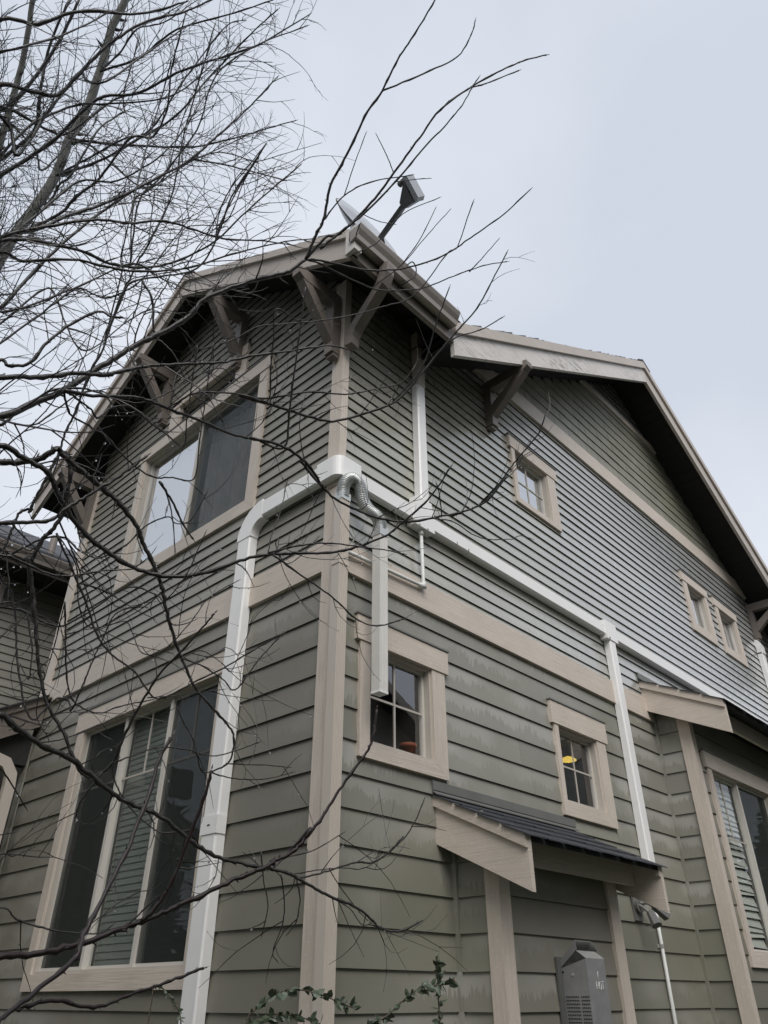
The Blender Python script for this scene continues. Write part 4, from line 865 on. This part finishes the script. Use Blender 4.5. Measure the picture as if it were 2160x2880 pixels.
[-1.291,-0.368,2.576,0.0022,-1.217,-0.416,2.59,0.002,-1.139,-0.471,2.611,0.0017,-1.056,-0.534,2.631,0.0015],
[-1.184,-0.42,2.552,0.003,-1.155,-0.422,2.509,0.0028,-1.107,-0.431,2.45,0.0026,-1.084,-0.433,2.41,0.0025,-1.063,-0.432,2.366,0.0024,-1.046,-0.434,2.333,0.0023,-1.018,-0.452,2.331,0.0022],
[-1.018,-0.452,2.331,0.0026,-0.956,-0.468,2.322,0.0024,-0.881,-0.493,2.321,0.0022,-0.791,-0.529,2.335,0.0019,-0.704,-0.571,2.368,0.0015],
[-0.978,-0.49,2.365,0.0022,-0.901,-0.509,2.372,0.002,-0.804,-0.538,2.382,0.0018,-0.717,-0.566,2.385,0.0015],
[-3.0,0.4,1.818,0.0109,-1.893,-0.586,2.318,0.0087,-1.821,-0.582,2.293,0.0085,-1.73,-0.58,2.26,0.0082,-1.643,-0.585,2.24,0.008,-1.566,-0.588,2.206,0.0077,-1.513,-0.59,2.177,0.0075,-1.43,-0.599,2.141,0.0073,-1.311,-0.623,2.108,0.0069,-1.253,-0.634,2.08,0.0067,-1.168,-0.65,2.031,0.0064,-1.077,-0.677,1.995,0.0061,-0.965,-0.722,1.981,0.0057,-0.916,-0.743,1.975,0.0055,-0.853,-0.772,1.962,0.0053,-0.831,-0.781,1.952,0.0052,-0.778,-0.804,1.926,0.005,-0.713,-0.835,1.897,0.0048,-0.63,-0.879,1.868,0.0045,-0.581,-0.901,1.83,0.0042,-0.548,-0.919,1.807,0.0041,-0.494,-0.955,1.8,0.0039,-0.437,-0.995,1.829,0.0036],
[-0.821,-0.77,1.953,0.0035,-0.748,-0.808,1.973,0.0033,-0.683,-0.844,1.997,0.0032,-0.626,-0.877,2.014,0.0031,-0.588,-0.899,2.014,0.003,-0.536,-0.934,2.046,0.0029,-0.488,-0.967,2.105,0.0028,-0.503,-0.906,2.054,0.0026,-0.446,-0.946,2.118,0.0025,-0.412,-0.972,2.183,0.0024,-0.388,-0.991,2.25,0.0022],
[-0.867,-0.734,1.965,0.0028,-0.85,-0.738,1.901,0.0025,-0.843,-0.735,1.824,0.0022,-0.861,-0.713,1.734,0.0019,-0.847,-0.723,1.705,0.0017],
[-0.823,-0.769,1.949,0.0028,-0.807,-0.773,1.886,0.0024,-0.81,-0.763,1.821,0.002,-0.829,-0.743,1.783,0.0017],
[-0.993,-0.772,2.021,0.0027,-0.973,-0.773,1.936,0.0023,-0.951,-0.78,1.857,0.002,-0.957,-0.767,1.772,0.0017],
[-0.89,-0.718,1.982,0.0028,-0.848,-0.732,2.02,0.0025,-0.756,-0.771,2.049,0.002,-0.652,-0.821,2.117,0.0014],
[-0.657,-0.775,1.905,0.0022,-0.608,-0.818,1.869,0.0018,-0.575,-0.845,1.821,0.0016,-0.553,-0.868,1.825,0.0014],
[-0.836,-0.759,1.965,0.0021,-0.742,-0.801,1.985,0.0019,-0.665,-0.839,1.995,0.0017,-0.608,-0.867,1.994,0.0016,-0.553,-0.898,2.022,0.0014],
[-3.0,0.4,1.483,0.0022,-1.813,-0.645,1.983,0.0018,-1.79,-0.655,1.989,0.0014,-1.776,-0.662,1.997,0.0012],
[-3.0,0.4,1.436,0.0022,-1.799,-0.644,1.936,0.0018,-1.766,-0.656,1.934,0.0016,-1.727,-0.676,1.956,0.0012],
[-1.404,-0.457,2.314,0.0028,-1.411,-0.441,2.268,0.0027,-1.371,-0.444,2.2,0.0026,-1.31,-0.463,2.139,0.0024,-1.256,-0.486,2.099,0.0023,-1.213,-0.509,2.082,0.0022,-1.137,-0.559,2.097,0.0021],
[-1.483,-0.512,2.237,0.004,-1.516,-0.474,2.15,0.0032,-1.519,-0.461,2.093,0.0027],
[-3.0,0.4,1.3,0.0029,-1.8,-0.735,1.8,0.0023,-1.755,-0.752,1.774,0.0022,-1.694,-0.778,1.757,0.0021,-1.635,-0.806,1.748,0.0019,-1.566,-0.841,1.748,0.0018,-1.539,-0.857,1.769,0.0017],
[-1.236,-0.613,2.08,0.002,-1.23,-0.601,1.997,0.0018,-1.229,-0.594,1.946,0.0017,-1.257,-0.57,1.901,0.0015,-1.332,-0.525,1.886,0.0013],
[-1.23,-0.605,2.018,0.002,-1.195,-0.618,1.963,0.0018,-1.097,-0.687,1.982,0.0013]]
SHOOT=[
[-3.1,-1.6,1.305,0.0065,-2.133,-1.564,1.655,0.0054,-2.061,-1.56,1.663,0.0052,-1.99,-1.561,1.678,0.0051,-1.917,-1.565,1.704,0.0049,-1.877,-1.569,1.72,0.0048,-1.825,-1.578,1.742,0.0047,-1.777,-1.587,1.765,0.0046,-1.729,-1.599,1.789,0.0044,-1.63,-1.632,1.836,0.0042,-1.632,-1.627,1.837,0.0042,-1.602,-1.639,1.854,0.0041,-1.577,-1.649,1.875,0.004,-1.557,-1.657,1.908,0.0039,-1.569,-1.606,1.864,0.0037,-1.53,-1.622,1.903,0.0036,-1.5,-1.636,1.949,0.0034,-1.47,-1.651,2.004,0.0033,-1.43,-1.677,2.071,0.0031,-1.415,-1.688,2.097,0.003,-1.404,-1.697,2.137,0.0029,-1.399,-1.703,2.2,0.0027],
[-3.1,-1.6,1.218,0.0041,-2.231,-1.847,1.568,0.0034,-2.214,-1.839,1.578,0.0034,-2.168,-1.818,1.607,0.0034,-2.112,-1.799,1.646,0.0034,-2.093,-1.781,1.683,0.0034,-2.066,-1.764,1.729,0.0034,-2.029,-1.743,1.803,0.0034,-1.999,-1.726,1.882,0.0033,-1.979,-1.712,1.964,0.0033,-1.961,-1.711,2.008,0.0032],
[-1.884,-1.58,1.719,0.0038,-1.869,-1.591,1.738,0.0037,-1.85,-1.609,1.787,0.0035,-1.838,-1.629,1.863,0.0032,-1.83,-1.651,1.937,0.0029,-1.831,-1.663,1.981,0.0027],
[-2.183,-1.813,1.587,0.0027,-2.172,-1.81,1.592,0.0027,-2.128,-1.804,1.599,0.0026,-2.07,-1.802,1.591,0.0024,-2.02,-1.8,1.604,0.0023,-1.977,-1.8,1.616,0.0022,-1.896,-1.806,1.641,0.002],
[-1.884,-1.58,1.719,0.0019,-1.914,-1.561,1.705,0.0017,-1.899,-1.571,1.718,0.0015,-1.872,-1.591,1.755,0.0011]]
BACK=[
[-1.846,3.227,7.522,0.07,-1.824,3.122,7.767,0.0685,-1.811,3.0,8.03,0.0667,-1.766,2.827,8.363,0.0644,-1.74,2.617,8.73,0.0617,-1.789,2.4,9.095,0.0588,-1.783,2.202,9.387,0.0563,-1.846,1.951,9.749,0.053,-1.939,1.692,10.105,0.0493,-1.964,1.469,10.373,0.0465,-2.011,1.219,10.663,0.0431],
[-2.24,3.049,8.951,0.0364,-2.264,2.96,9.074,0.0355,-2.334,2.756,9.348,0.0333,-2.413,2.534,9.628,0.0309,-2.489,2.342,9.857,0.0288,-2.632,2.063,10.178,0.0256,-2.695,1.916,10.336,0.0239],
[-2.531,2.338,7.54,0.0252,-2.245,2.761,8.54,0.0194,-2.152,2.62,8.733,0.0184,-2.095,2.455,8.942,0.0173,-2.277,2.117,9.387,0.0147,-2.354,1.898,9.642,0.0131,-2.382,1.639,9.912,0.0114],
[-2.531,2.338,7.767,0.0252,-2.449,2.487,8.767,0.0194,-2.36,2.353,8.969,0.0185,-2.298,2.06,9.363,0.0166,-2.293,1.799,9.686,0.015,-2.318,1.586,9.938,0.0136],
[-2.531,2.338,5.879,0.0222,-2.59,0.84,6.879,0.0171,-2.374,0.812,7.07,0.0156,-2.243,0.783,7.185,0.0147,-2.198,0.675,7.368,0.0137,-2.129,0.5,7.637,0.012,-2.068,0.392,7.789,0.011,-1.966,0.257,7.97,0.0097,-1.776,0.091,8.184,0.0079,-1.564,-0.179,8.476,0.0054],
[-2.531,2.338,6.069,0.0182,-2.764,0.561,7.069,0.014,-2.565,0.473,7.25,0.0125,-2.395,0.311,7.468,0.0109,-2.069,0.136,7.712,0.0086,-1.848,-0.082,7.928,0.0067],
[-2.531,2.338,4.553,0.0172,-2.211,0.842,5.553,0.0132,-2.034,0.804,5.833,0.0124,-1.896,0.747,6.069,0.0117,-1.73,0.677,6.306,0.0109,-1.549,0.555,6.602,0.0099,-1.338,0.366,6.966,0.0086,-1.137,0.027,7.494,0.0065,-1.043,-0.219,7.828,0.005],
[-2.531,2.338,4.194,0.014,-2.255,0.497,5.194,0.0108,-1.854,0.46,5.482,0.0095,-1.643,0.473,5.558,0.0089,-1.439,0.43,5.672,0.0083,-1.27,0.343,5.813,0.0077,-1.101,0.175,6.047,0.0068,-0.982,-0.067,6.358,0.0057,-0.834,-0.368,6.684,0.0043],
[-2.531,2.338,4.346,0.0146,-2.243,0.627,5.346,0.0112,-2.045,0.51,5.566,0.0101,-1.815,0.39,5.756,0.009,-1.637,0.331,5.845,0.0083,-1.472,0.24,5.951,0.0075,-1.279,0.187,6.009,0.0068,-1.075,0.131,6.057,0.006,-0.837,0.005,6.148,0.005,-0.627,-0.1,6.205,0.0042],
[-2.531,2.338,4.201,0.0151,-2.035,1.017,5.201,0.0116,-1.926,0.966,5.654,0.0108,-1.792,0.868,6.112,0.0099,-1.619,0.735,6.541,0.0088,-1.493,0.64,6.784,0.0081,-1.425,0.591,6.899,0.0078],
[-1.327,1.085,5.533,0.0069,-1.339,0.868,6.13,0.0066,-1.321,0.773,6.329,0.0065,-1.324,0.57,6.721,0.0062,-1.43,0.365,7.133,0.0058,-1.508,0.153,7.487,0.0055,-1.608,-0.135,7.915,0.005],
[-1.834,2.138,8.727,0.0148,-1.568,1.955,8.762,0.0132,-1.31,1.748,8.8,0.0118,-0.922,1.398,8.851,0.0095,-0.682,1.072,8.914,0.0078,-0.328,0.489,9.002,0.0051],
[-2.531,2.338,6.616,0.0164,-2.509,1.524,7.616,0.0126,-2.123,1.527,7.778,0.0106,-1.988,1.5,7.848,0.0099,-1.877,1.322,8.067,0.0087,-1.764,1.132,8.281,0.0074,-1.498,0.943,8.484,0.0057],
[-2.531,2.338,5.919,0.0218,-2.286,1.581,6.919,0.0168,-2.189,1.426,7.11,0.0157,-2.079,1.224,7.335,0.0145,-1.969,0.903,7.657,0.0126,-1.743,0.71,7.827,0.0112,-1.544,0.401,8.063,0.0094,-1.2,-0.041,8.34,0.0069,-0.984,-0.483,8.58,0.0045],
[-1.814,2.19,8.183,0.0141,-1.59,1.865,8.315,0.0126,-1.411,1.471,8.469,0.011,-1.269,1.097,8.596,0.0095,-1.229,0.666,8.741,0.0079,-1.17,0.144,8.876,0.006,-1.119,-0.176,8.935,0.0048],
[-1.994,1.78,6.711,0.0134,-1.798,1.566,6.976,0.0122,-1.749,1.426,7.138,0.0116,-1.671,1.263,7.311,0.0108,-1.626,0.971,7.605,0.0095,-1.487,0.867,7.691,0.0089,-1.505,0.681,7.867,0.0081,-1.622,0.489,8.07,0.007,-1.743,0.18,8.347,0.0054],
[-1.294,1.089,6.36,0.0077,-1.443,0.873,6.843,0.0071,-1.382,0.709,7.075,0.0068,-1.322,0.413,7.459,0.0062,-1.391,0.144,7.82,0.0056,-1.254,-0.146,8.097,0.0051,-0.993,-0.481,8.363,0.0044],
[-2.531,2.338,4.153,0.0125,-2.227,0.535,5.153,0.0096,-2.089,0.514,5.202,0.0091,-1.883,0.418,5.33,0.0083,-1.558,0.319,5.435,0.0073,-1.281,0.155,5.569,0.0063,-1.081,-0.045,5.72,0.0055,-0.873,-0.255,5.85,0.0046,-0.692,-0.418,5.926,0.0039],
[-1.315,0.378,7.008,0.0078,-1.054,0.24,7.069,0.0065,-0.673,0.052,7.116,0.0047],
[-1.12,0.138,5.995,0.0054,-1.145,0.049,6.115,0.005,-1.154,-0.157,6.346,0.0042,-1.147,-0.372,6.558,0.0035],
[-1.36,0.667,6.195,0.0057,-1.316,0.589,6.749,0.0046],
[-1.868,1.823,9.537,0.0134,-1.651,1.468,9.64,0.0116,-1.521,1.031,9.765,0.0096,-1.214,0.536,9.839,0.0072,-1.001,0.15,9.876,0.0054]]
VINES=[
[-0.661,-0.357,1.551,0.0032,-0.622,-0.378,1.586,0.003,-0.572,-0.409,1.621,0.0028,-0.509,-0.451,1.63,0.0026,-0.445,-0.497,1.617,0.0024,-0.386,-0.54,1.593,0.0022,-0.331,-0.582,1.569,0.002],
[-0.619,-0.264,1.51,0.0033,-0.586,-0.281,1.524,0.0031,-0.532,-0.31,1.541,0.0028,-0.482,-0.34,1.552,0.0026,-0.427,-0.374,1.544,0.0024,-0.36,-0.418,1.522,0.0021],
[-0.204,-0.499,1.497,0.0034,-0.18,-0.517,1.52,0.0032,-0.132,-0.554,1.547,0.003,-0.091,-0.586,1.588,0.0028,-0.047,-0.623,1.627,0.0026,-0.016,-0.651,1.644,0.0025,0.034,-0.697,1.649,0.0023,0.071,-0.734,1.662,0.0021],
[0.069,-0.655,1.478,0.0034,0.076,-0.648,1.518,0.0033,0.087,-0.634,1.606,0.0028,0.096,-0.626,1.672,0.0025,0.103,-0.618,1.746,0.0022],
[-0.893,-0.071,1.647,0.0024,-0.859,-0.093,1.63,0.0024,-0.828,-0.113,1.593,0.0024,-0.803,-0.13,1.556,0.0024,-0.793,-0.138,1.504,0.0024]]
def smooth_line(row, k=5):
    P0 = [Vector(row[i:i+3]) for i in range(0, len(row), 4)]; R0 = [row[i+3] for i in range(0, len(row), 4)]
    ls = sorted((b-a).length for a, b in zip(P0, P0[1:])); lim = max(.02, ls[len(ls)//2]*1.5); P, Rr = [P0[0]], [R0[0]]
    for a, b, ra, rb in zip(P0, P0[1:], R0, R0[1:]):
        m_ = max(1, min(12, math.ceil((b-a).length/lim)))
        for j in range(1, m_+1): P.append(a.lerp(b, j/m_)); Rr.append(ra+(rb-ra)*j/m_)
    q = crom(P, k); r = []
    for i in range(len(P)-1):
        for j in range(k): r.append(Rr[i]+(Rr[i+1]-Rr[i])*j/k)
    r.append(Rr[-1]); return q, r
TR = random.Random(11)
DR = Vector((.685,-.728,0)); DF = Vector((.73,.68,0)); UPV = Vector((0,0,1))
def knobby(q, r, rnd, amp=.10):
    # slight crookedness and bud scars
    o, s = [], []
    for i, (p, a) in enumerate(zip(q, r)):
        j = Vector((rnd.uniform(-1,1), rnd.uniform(-1,1), rnd.uniform(-1,1)))*min(a*.45,.003)
        o.append(p+j if 0 < i < len(q)-1 else p); s.append(a*(1+(rnd.choice([0,0,0,.28,-.05]) if a<.02 else rnd.uniform(-.04,.04))))
    return o, s
def bud(mb, p, d, s):
    d = d.normalized(); u = d.orthogonal().normalized(); v = d.cross(u); n = len(mb.v)
    mb.v += [tuple(p), tuple(p+d*s*.9+u*s*.34), tuple(p+d*s*.9-u*s*.17+v*s*.3), tuple(p+d*s*.9-u*s*.17-v*s*.3), tuple(p+d*s*2.4)]
    mb.f += [(n,n+2,n+1),(n,n+3,n+2),(n,n+1,n+3),(n+4,n+1,n+2),(n+4,n+2,n+3),(n+4,n+3,n+1)]
def twig(mb, p, d, L, r, rnd, curl=.25, lift=.10, sub=2, tips=None):
    q = [p.copy()]; n = max(4, int(L/.055)); st = L/n; dd = d.normalized(); cv = Vector((rnd.uniform(-1,1), rnd.uniform(-1,1), rnd.uniform(-1,1)))*curl/n*2
    for i in range(n):
        dd = (dd+cv+UPV*lift/n*2+Vector((rnd.uniform(-1,1), rnd.uniform(-1,1), rnd.uniform(-1,1)))*.12).normalized(); q.append(q[-1]+dd*st)
    rr = [r*(1-.6*i/n) for i in range(n+1)]
    mb.tube(q, rr, 4 if r > .0022 else 3, False)
    for i in range(1, n):
        if rnd.random() < .6:
            t_ = (q[i+1]-q[i-1]).normalized(); s_ = t_.orthogonal(); s_.rotate(Matrix.Rotation(rnd.uniform(0, 6.28), 3, t_)); bud(mb, q[i], t_*.8+s_*.6, max(rr[i]*1.9, .0026))
    bud(mb, q[-1], dd, max(rr[-1]*2.8, .0038))
    if tips is not None: tips += q[2::3]
    if sub > 0:
        for i in range(1, n-1):
            if rnd.random() < .28:
                t_ = (q[i+1]-q[i-1]).normalized(); s_ = t_.orthogonal().normalized(); s_.rotate(Matrix.Rotation(rnd.uniform(0, 6.28), 3, t_))
                twig(mb, q[i], t_*.75+s_*.6, L*rnd.uniform(.3,.6), r*.68, rnd, curl, lift, sub-1, tips)
def build_tree(name, label, rows, mat_limb, mat_twig, trunk, seed, density, tl, rfac=1.0, lift=.1, bias=None, grp=None, thick_first=0, sub=2, rmin=.0016, bare_rows=()):
    o = thing(name, label, 'tree'); rnd = random.Random(seed); tw = MB(); tips = []
    for t_ in trunk:
        q, r = smooth_line(t_, 6); MB().tube(q, r, 12).make('trunk', mat_limb, o, True)
    for ri, row in enumerate(rows):
        bare = ri in bare_rows
        q, r = smooth_line(row, 6); qa, ra = knobby(q, [x*rfac*(.8 if max(r) > .05 else 1) for x in r], rnd)
        MB().tube(qa, ra, 8 if max(r) > .008 else 6).make('limb', mat_limb if ri < 2 or name != 'bare_tree' or mat_limb == 'bark' else 'bark', o, True)
        bud(tw, q[-1], q[-1]-q[-2], max(ra[-1]*2.0, .004))
        acc = rnd.uniform(0, 1/density)
        for i in range(2, len(q)-1):
            sl_ = (q[i]-q[i-1]).length; acc += sl_
            t1 = (q[i+1]-q[i-1]).normalized()
            if rnd.random() < .3:
                s_ = t1.orthogonal(); s_.rotate(Matrix.Rotation(rnd.uniform(0, 6.28), 3, t1)); bud(tw, q[i]+s_*0, t1*.6+s_*.7, max(r[i]*1.2, .003))
            while acc > 1/density:
                acc -= 1/density
                if bare: continue
                s_ = t1.orthogonal().normalized(); s_.rotate(Matrix.Rotation(rnd.uniform(0, 6.28), 3, t1))
                d = t1*rnd.uniform(.4, .9)+s_*.8
                if bias: d += bias*rnd.uniform(.0, 1.0)
                L = rnd.uniform(*tl)*(1 if rnd.random() < .7 else 1.5)*(1-.55*i/len(q))
                twig(tw, q[i], d, L, max(rmin, min(r[i]*.5, .0055)*rnd.uniform(.6, 1)), rnd, .55, lift, sub, tips)
    t_ = tw.make('twigs', mat_twig, o); t_['kind'] = 'stuff'
    return o, tips
def variants(rows, vrnd, kx, off):
    out = []
    for row in rows:
        dxy = [vrnd.uniform(*o_) for o_ in off]; k = vrnd.uniform(*kx); base = Vector(row[0:3]); nr = []; ph = vrnd.uniform(0, 6)
        for i in range(0, len(row), 4):
            p = base+(Vector(row[i:i+3])-base)*k; f = min(1, i/12)
            nr += [p.x+dxy[0]*f, p.y+dxy[1]*f, p.z+dxy[2]*f+.08*f*math.sin(i*.3+ph), row[i+3]*.62]
        out.append(nr)
    return out
NEAR = NEAR+variants(NEAR[26:42], random.Random(9), (.6,.85), ((-.15,.05),(0,.25),(-.2,.3)))+variants([NEAR[0], NEAR[26], NEAR[27], NEAR[30], NEAR[31], NEAR[33]], random.Random(19), (.5,.8), ((-.1,.1),(0,.4),(-.1,.6)))
t1, tips1 = build_tree('bare_tree', 'dark wet bare tree whose limbs sweep across the front of the house from the left', NEAR, 'bark', 'twig',
    [[-3.05,.45,0,.13,-3.02,.42,1.5,.11,-3.0,.4,3.0,.09,-3.05,.45,4.6,.06,-3.2,.6,6.0,.03]], 3, 7, (.12,.5), 1.0, .12, None, sub=1, rmin=.0021, bare_rows=tuple(range(1,18))+(19,20,23,24,25))
vrnd = random.Random(77); extra_rows = []
for row in BACK[4:]:
    for rep_ in range(1):
        off = Vector((0,0,0)); dxy = (vrnd.uniform(-.30,.05), vrnd.uniform(-.1,.35), vrnd.uniform(-.45,.35)); k = vrnd.uniform(.72,.95)
        base = Vector(row[0:3]); nr = []
        for i in range(0, len(row), 4):
            p = base+(Vector(row[i:i+3])-base)*k; f = min(1, i/12)
            nr += [p.x+dxy[0]*f, p.y+dxy[1]*f, p.z+dxy[2]*f+.25*f*math.sin(i*.4+rep_), row[i+3]*.8]
        extra_rows.append(nr)
BACK = BACK+extra_rows
t2, tips2 = build_tree('bare_tree', 'taller grey-barked bare tree with a dense mass of twigs against the upper left sky', BACK, 'bark_grey', 'twig_grey',
    [[T2[0]-.1,T2[1]+.1,0,.12,T2[0],T2[1],2.5,.10,T2[0],T2[1],5,.07,T2[0]-.1,T2[1]+.2,7.5,.03],
     [BACK[0][0]-.9,BACK[0][1]+.5,0,.15,BACK[0][0]-.5,BACK[0][1]+.3,3.5,.13,BACK[0][0],BACK[0][1],BACK[0][2],BACK[0][3]]], 8, 7.5, (.3,.85), 1.0, .12, DR*.9+Vector((0,0,.15)), sub=2, rmin=.0036)
t3, tips3 = build_tree('young_tree', 'reddish leafless shoots close to the camera crossing the triple window', SHOOT, 'twig_red', 'twig_red',
    [[-3.15,-1.65,0,.04,-3.1,-1.6,1.2,.03,-3.1,-1.6,2.3,.012]], 5, 1.2, (.05,.16), 1.0, .1, None, sub=0)
# rain drops hanging from the near twigs
dm = MB(); dr = random.Random(4); cand = [p for p in tips1 if p.z < 5.6]
for p in dr.sample(cand, min(420, len(cand))):
    r = dr.uniform(.0028, .0046); c_ = p-Vector((0,0,r*1.1)); n = len(dm.v)
    rings = [(0, 1.5), (.55, .8), (1, 0), (.75, -.7), (0, -1.0)]
    for a, z in rings:
        for j in range(6): dm.v.append((c_.x+r*a*math.cos(j*1.047), c_.y+r*a*math.sin(j*1.047), c_.z+r*z))
    for i in range(4):
        for j in range(6): dm.f.append((n+i*6+j, n+i*6+(j+1) % 6, n+(i+1)*6+(j+1) % 6, n+(i+1)*6+j))
d_ = dm.make('rain_drops', 'drop', t1, True); d_['kind'] = 'stuff'
# ---------------- climbing plants at the foot of the wall ----------------
lv = [(0,0,0),(.25,.012,.34),(.62,.02,.30),(1,0,0),(.62,.02,-.30),(.25,.012,-.34),(.5,-.05,0)]
def leaf_mesh(sx):
    me = bpy.data.meshes.new('leaf'); me.from_pydata([(x*sx, y*sx, z*sx*.8) for x, y, z in lv], [], [(0,1,6),(1,2,6),(2,3,6),(3,4,6),(4,5,6),(5,0,6)]); me.materials.append(M['leaf']); return me
lms = [leaf_mesh(s) for s in (.020, .032, .044)]
vr = random.Random(21)
VL = ['leafy stem arching across the corner board and ending right of it', 'lowest leafy stem at the bottom edge left of the corner', 'leafy stem arching up to the right beside the closet', 'upright leafy stem with a dense tip beside the closet', 'thin leafy tendril beside the bottom of the white pipe cover']
for k, row in enumerate(VINES):
    vn = thing('climbing_plant', VL[k], 'plant'); q, r = smooth_line(row, 6)
    q = [Vector((q[0].x-.02, q[0].y, 0)), Vector((q[0].x-.01, q[0].y, q[0].z*.6))]+q; r = [.005,.0035]+[min(x, .0032) for x in r]
    MB().tube(q, r, 5).make('stem', 'stem', vn, True)
    for i in range(3, len(q)-1):
        t_ = (q[i+1]-q[i]).normalized()
        for rep in range(2 if k != 3 or i < len(q)-8 else 6):
            if vr.random() < (.25 if k == 4 else .12): continue
            d = Vector((vr.uniform(-1,1), vr.uniform(-1,.3), vr.uniform(-1,.8))).normalized()+t_*.5
            o = bpy.data.objects.new('leaf', lms[vr.randrange(3)] if k < 4 else lms[0]); COL.objects.link(o); o.parent = vn
            p = q[i].lerp(q[i+1], vr.random())
            o.matrix_local = Matrix.Translation(p) @ d.to_track_quat('X', 'Y').to_matrix().to_4x4() @ Matrix.Rotation(vr.uniform(0, 6.28), 4, 'X')
    if k == 2:
        fl = MB()
        for i in range(6): bud(fl, q[-1]+Vector((0,0,-.0)), Vector((vr.uniform(-1,1), vr.uniform(-1,1), vr.uniform(0,1.2))), .005)
        fl.make('flower', 'terra', vn)
# ---------------- evergreens beyond the yard (mirrored in the gable-wall windows) ----------------
cr_ = random.Random(2)
for k, (x, y, h_) in enumerate([(-13,15,14), (-8.5,20,15), (-18,20,17), (-12,27,18), (29,-10,8.5), (35,-9,9), (33,-13,9), (41,-11,9.5)]):
    cf = thing('evergreen_tree', ['evergreen nearest the yard, left of the others', 'shorter evergreen behind the left end of the neighbouring house', 'tallest evergreen at the far left', 'evergreen standing behind the other three at the left', 'evergreen at the near end of the row mirrored in the bay window', 'evergreen second in the row mirrored in the bay window', 'evergreen set back behind the row mirrored in the bay window', 'evergreen at the far end of the row mirrored in the bay window'][k], 'tree', group='evergreens beyond the yard')
    MB().tube([(x,y,0),(x,y,h_)], [.25,.03], 8).make('trunk', 'bark', cf)
    cm = MB()
    for i in range(4200):
        zz = cr_.uniform(.08, 1); rad_ = (1-zz)*h_*(.27 if h_ > 12 else .42)+.2; a = cr_.uniform(0, 6.28); rr_ = rad_*cr_.uniform(.3, 1); p = Vector((x+rr_*math.cos(a), y+rr_*math.sin(a), zz*h_)); n = len(cm.v)
        for _ in range(3): cm.v.append(tuple(p+Vector((cr_.uniform(-1,1), cr_.uniform(-1,1), cr_.uniform(-.6,.3)))*.05*h_))
        cm.f.append((n, n+1, n+2))
    c_ = cm.make('crown', 'conifer', cf)
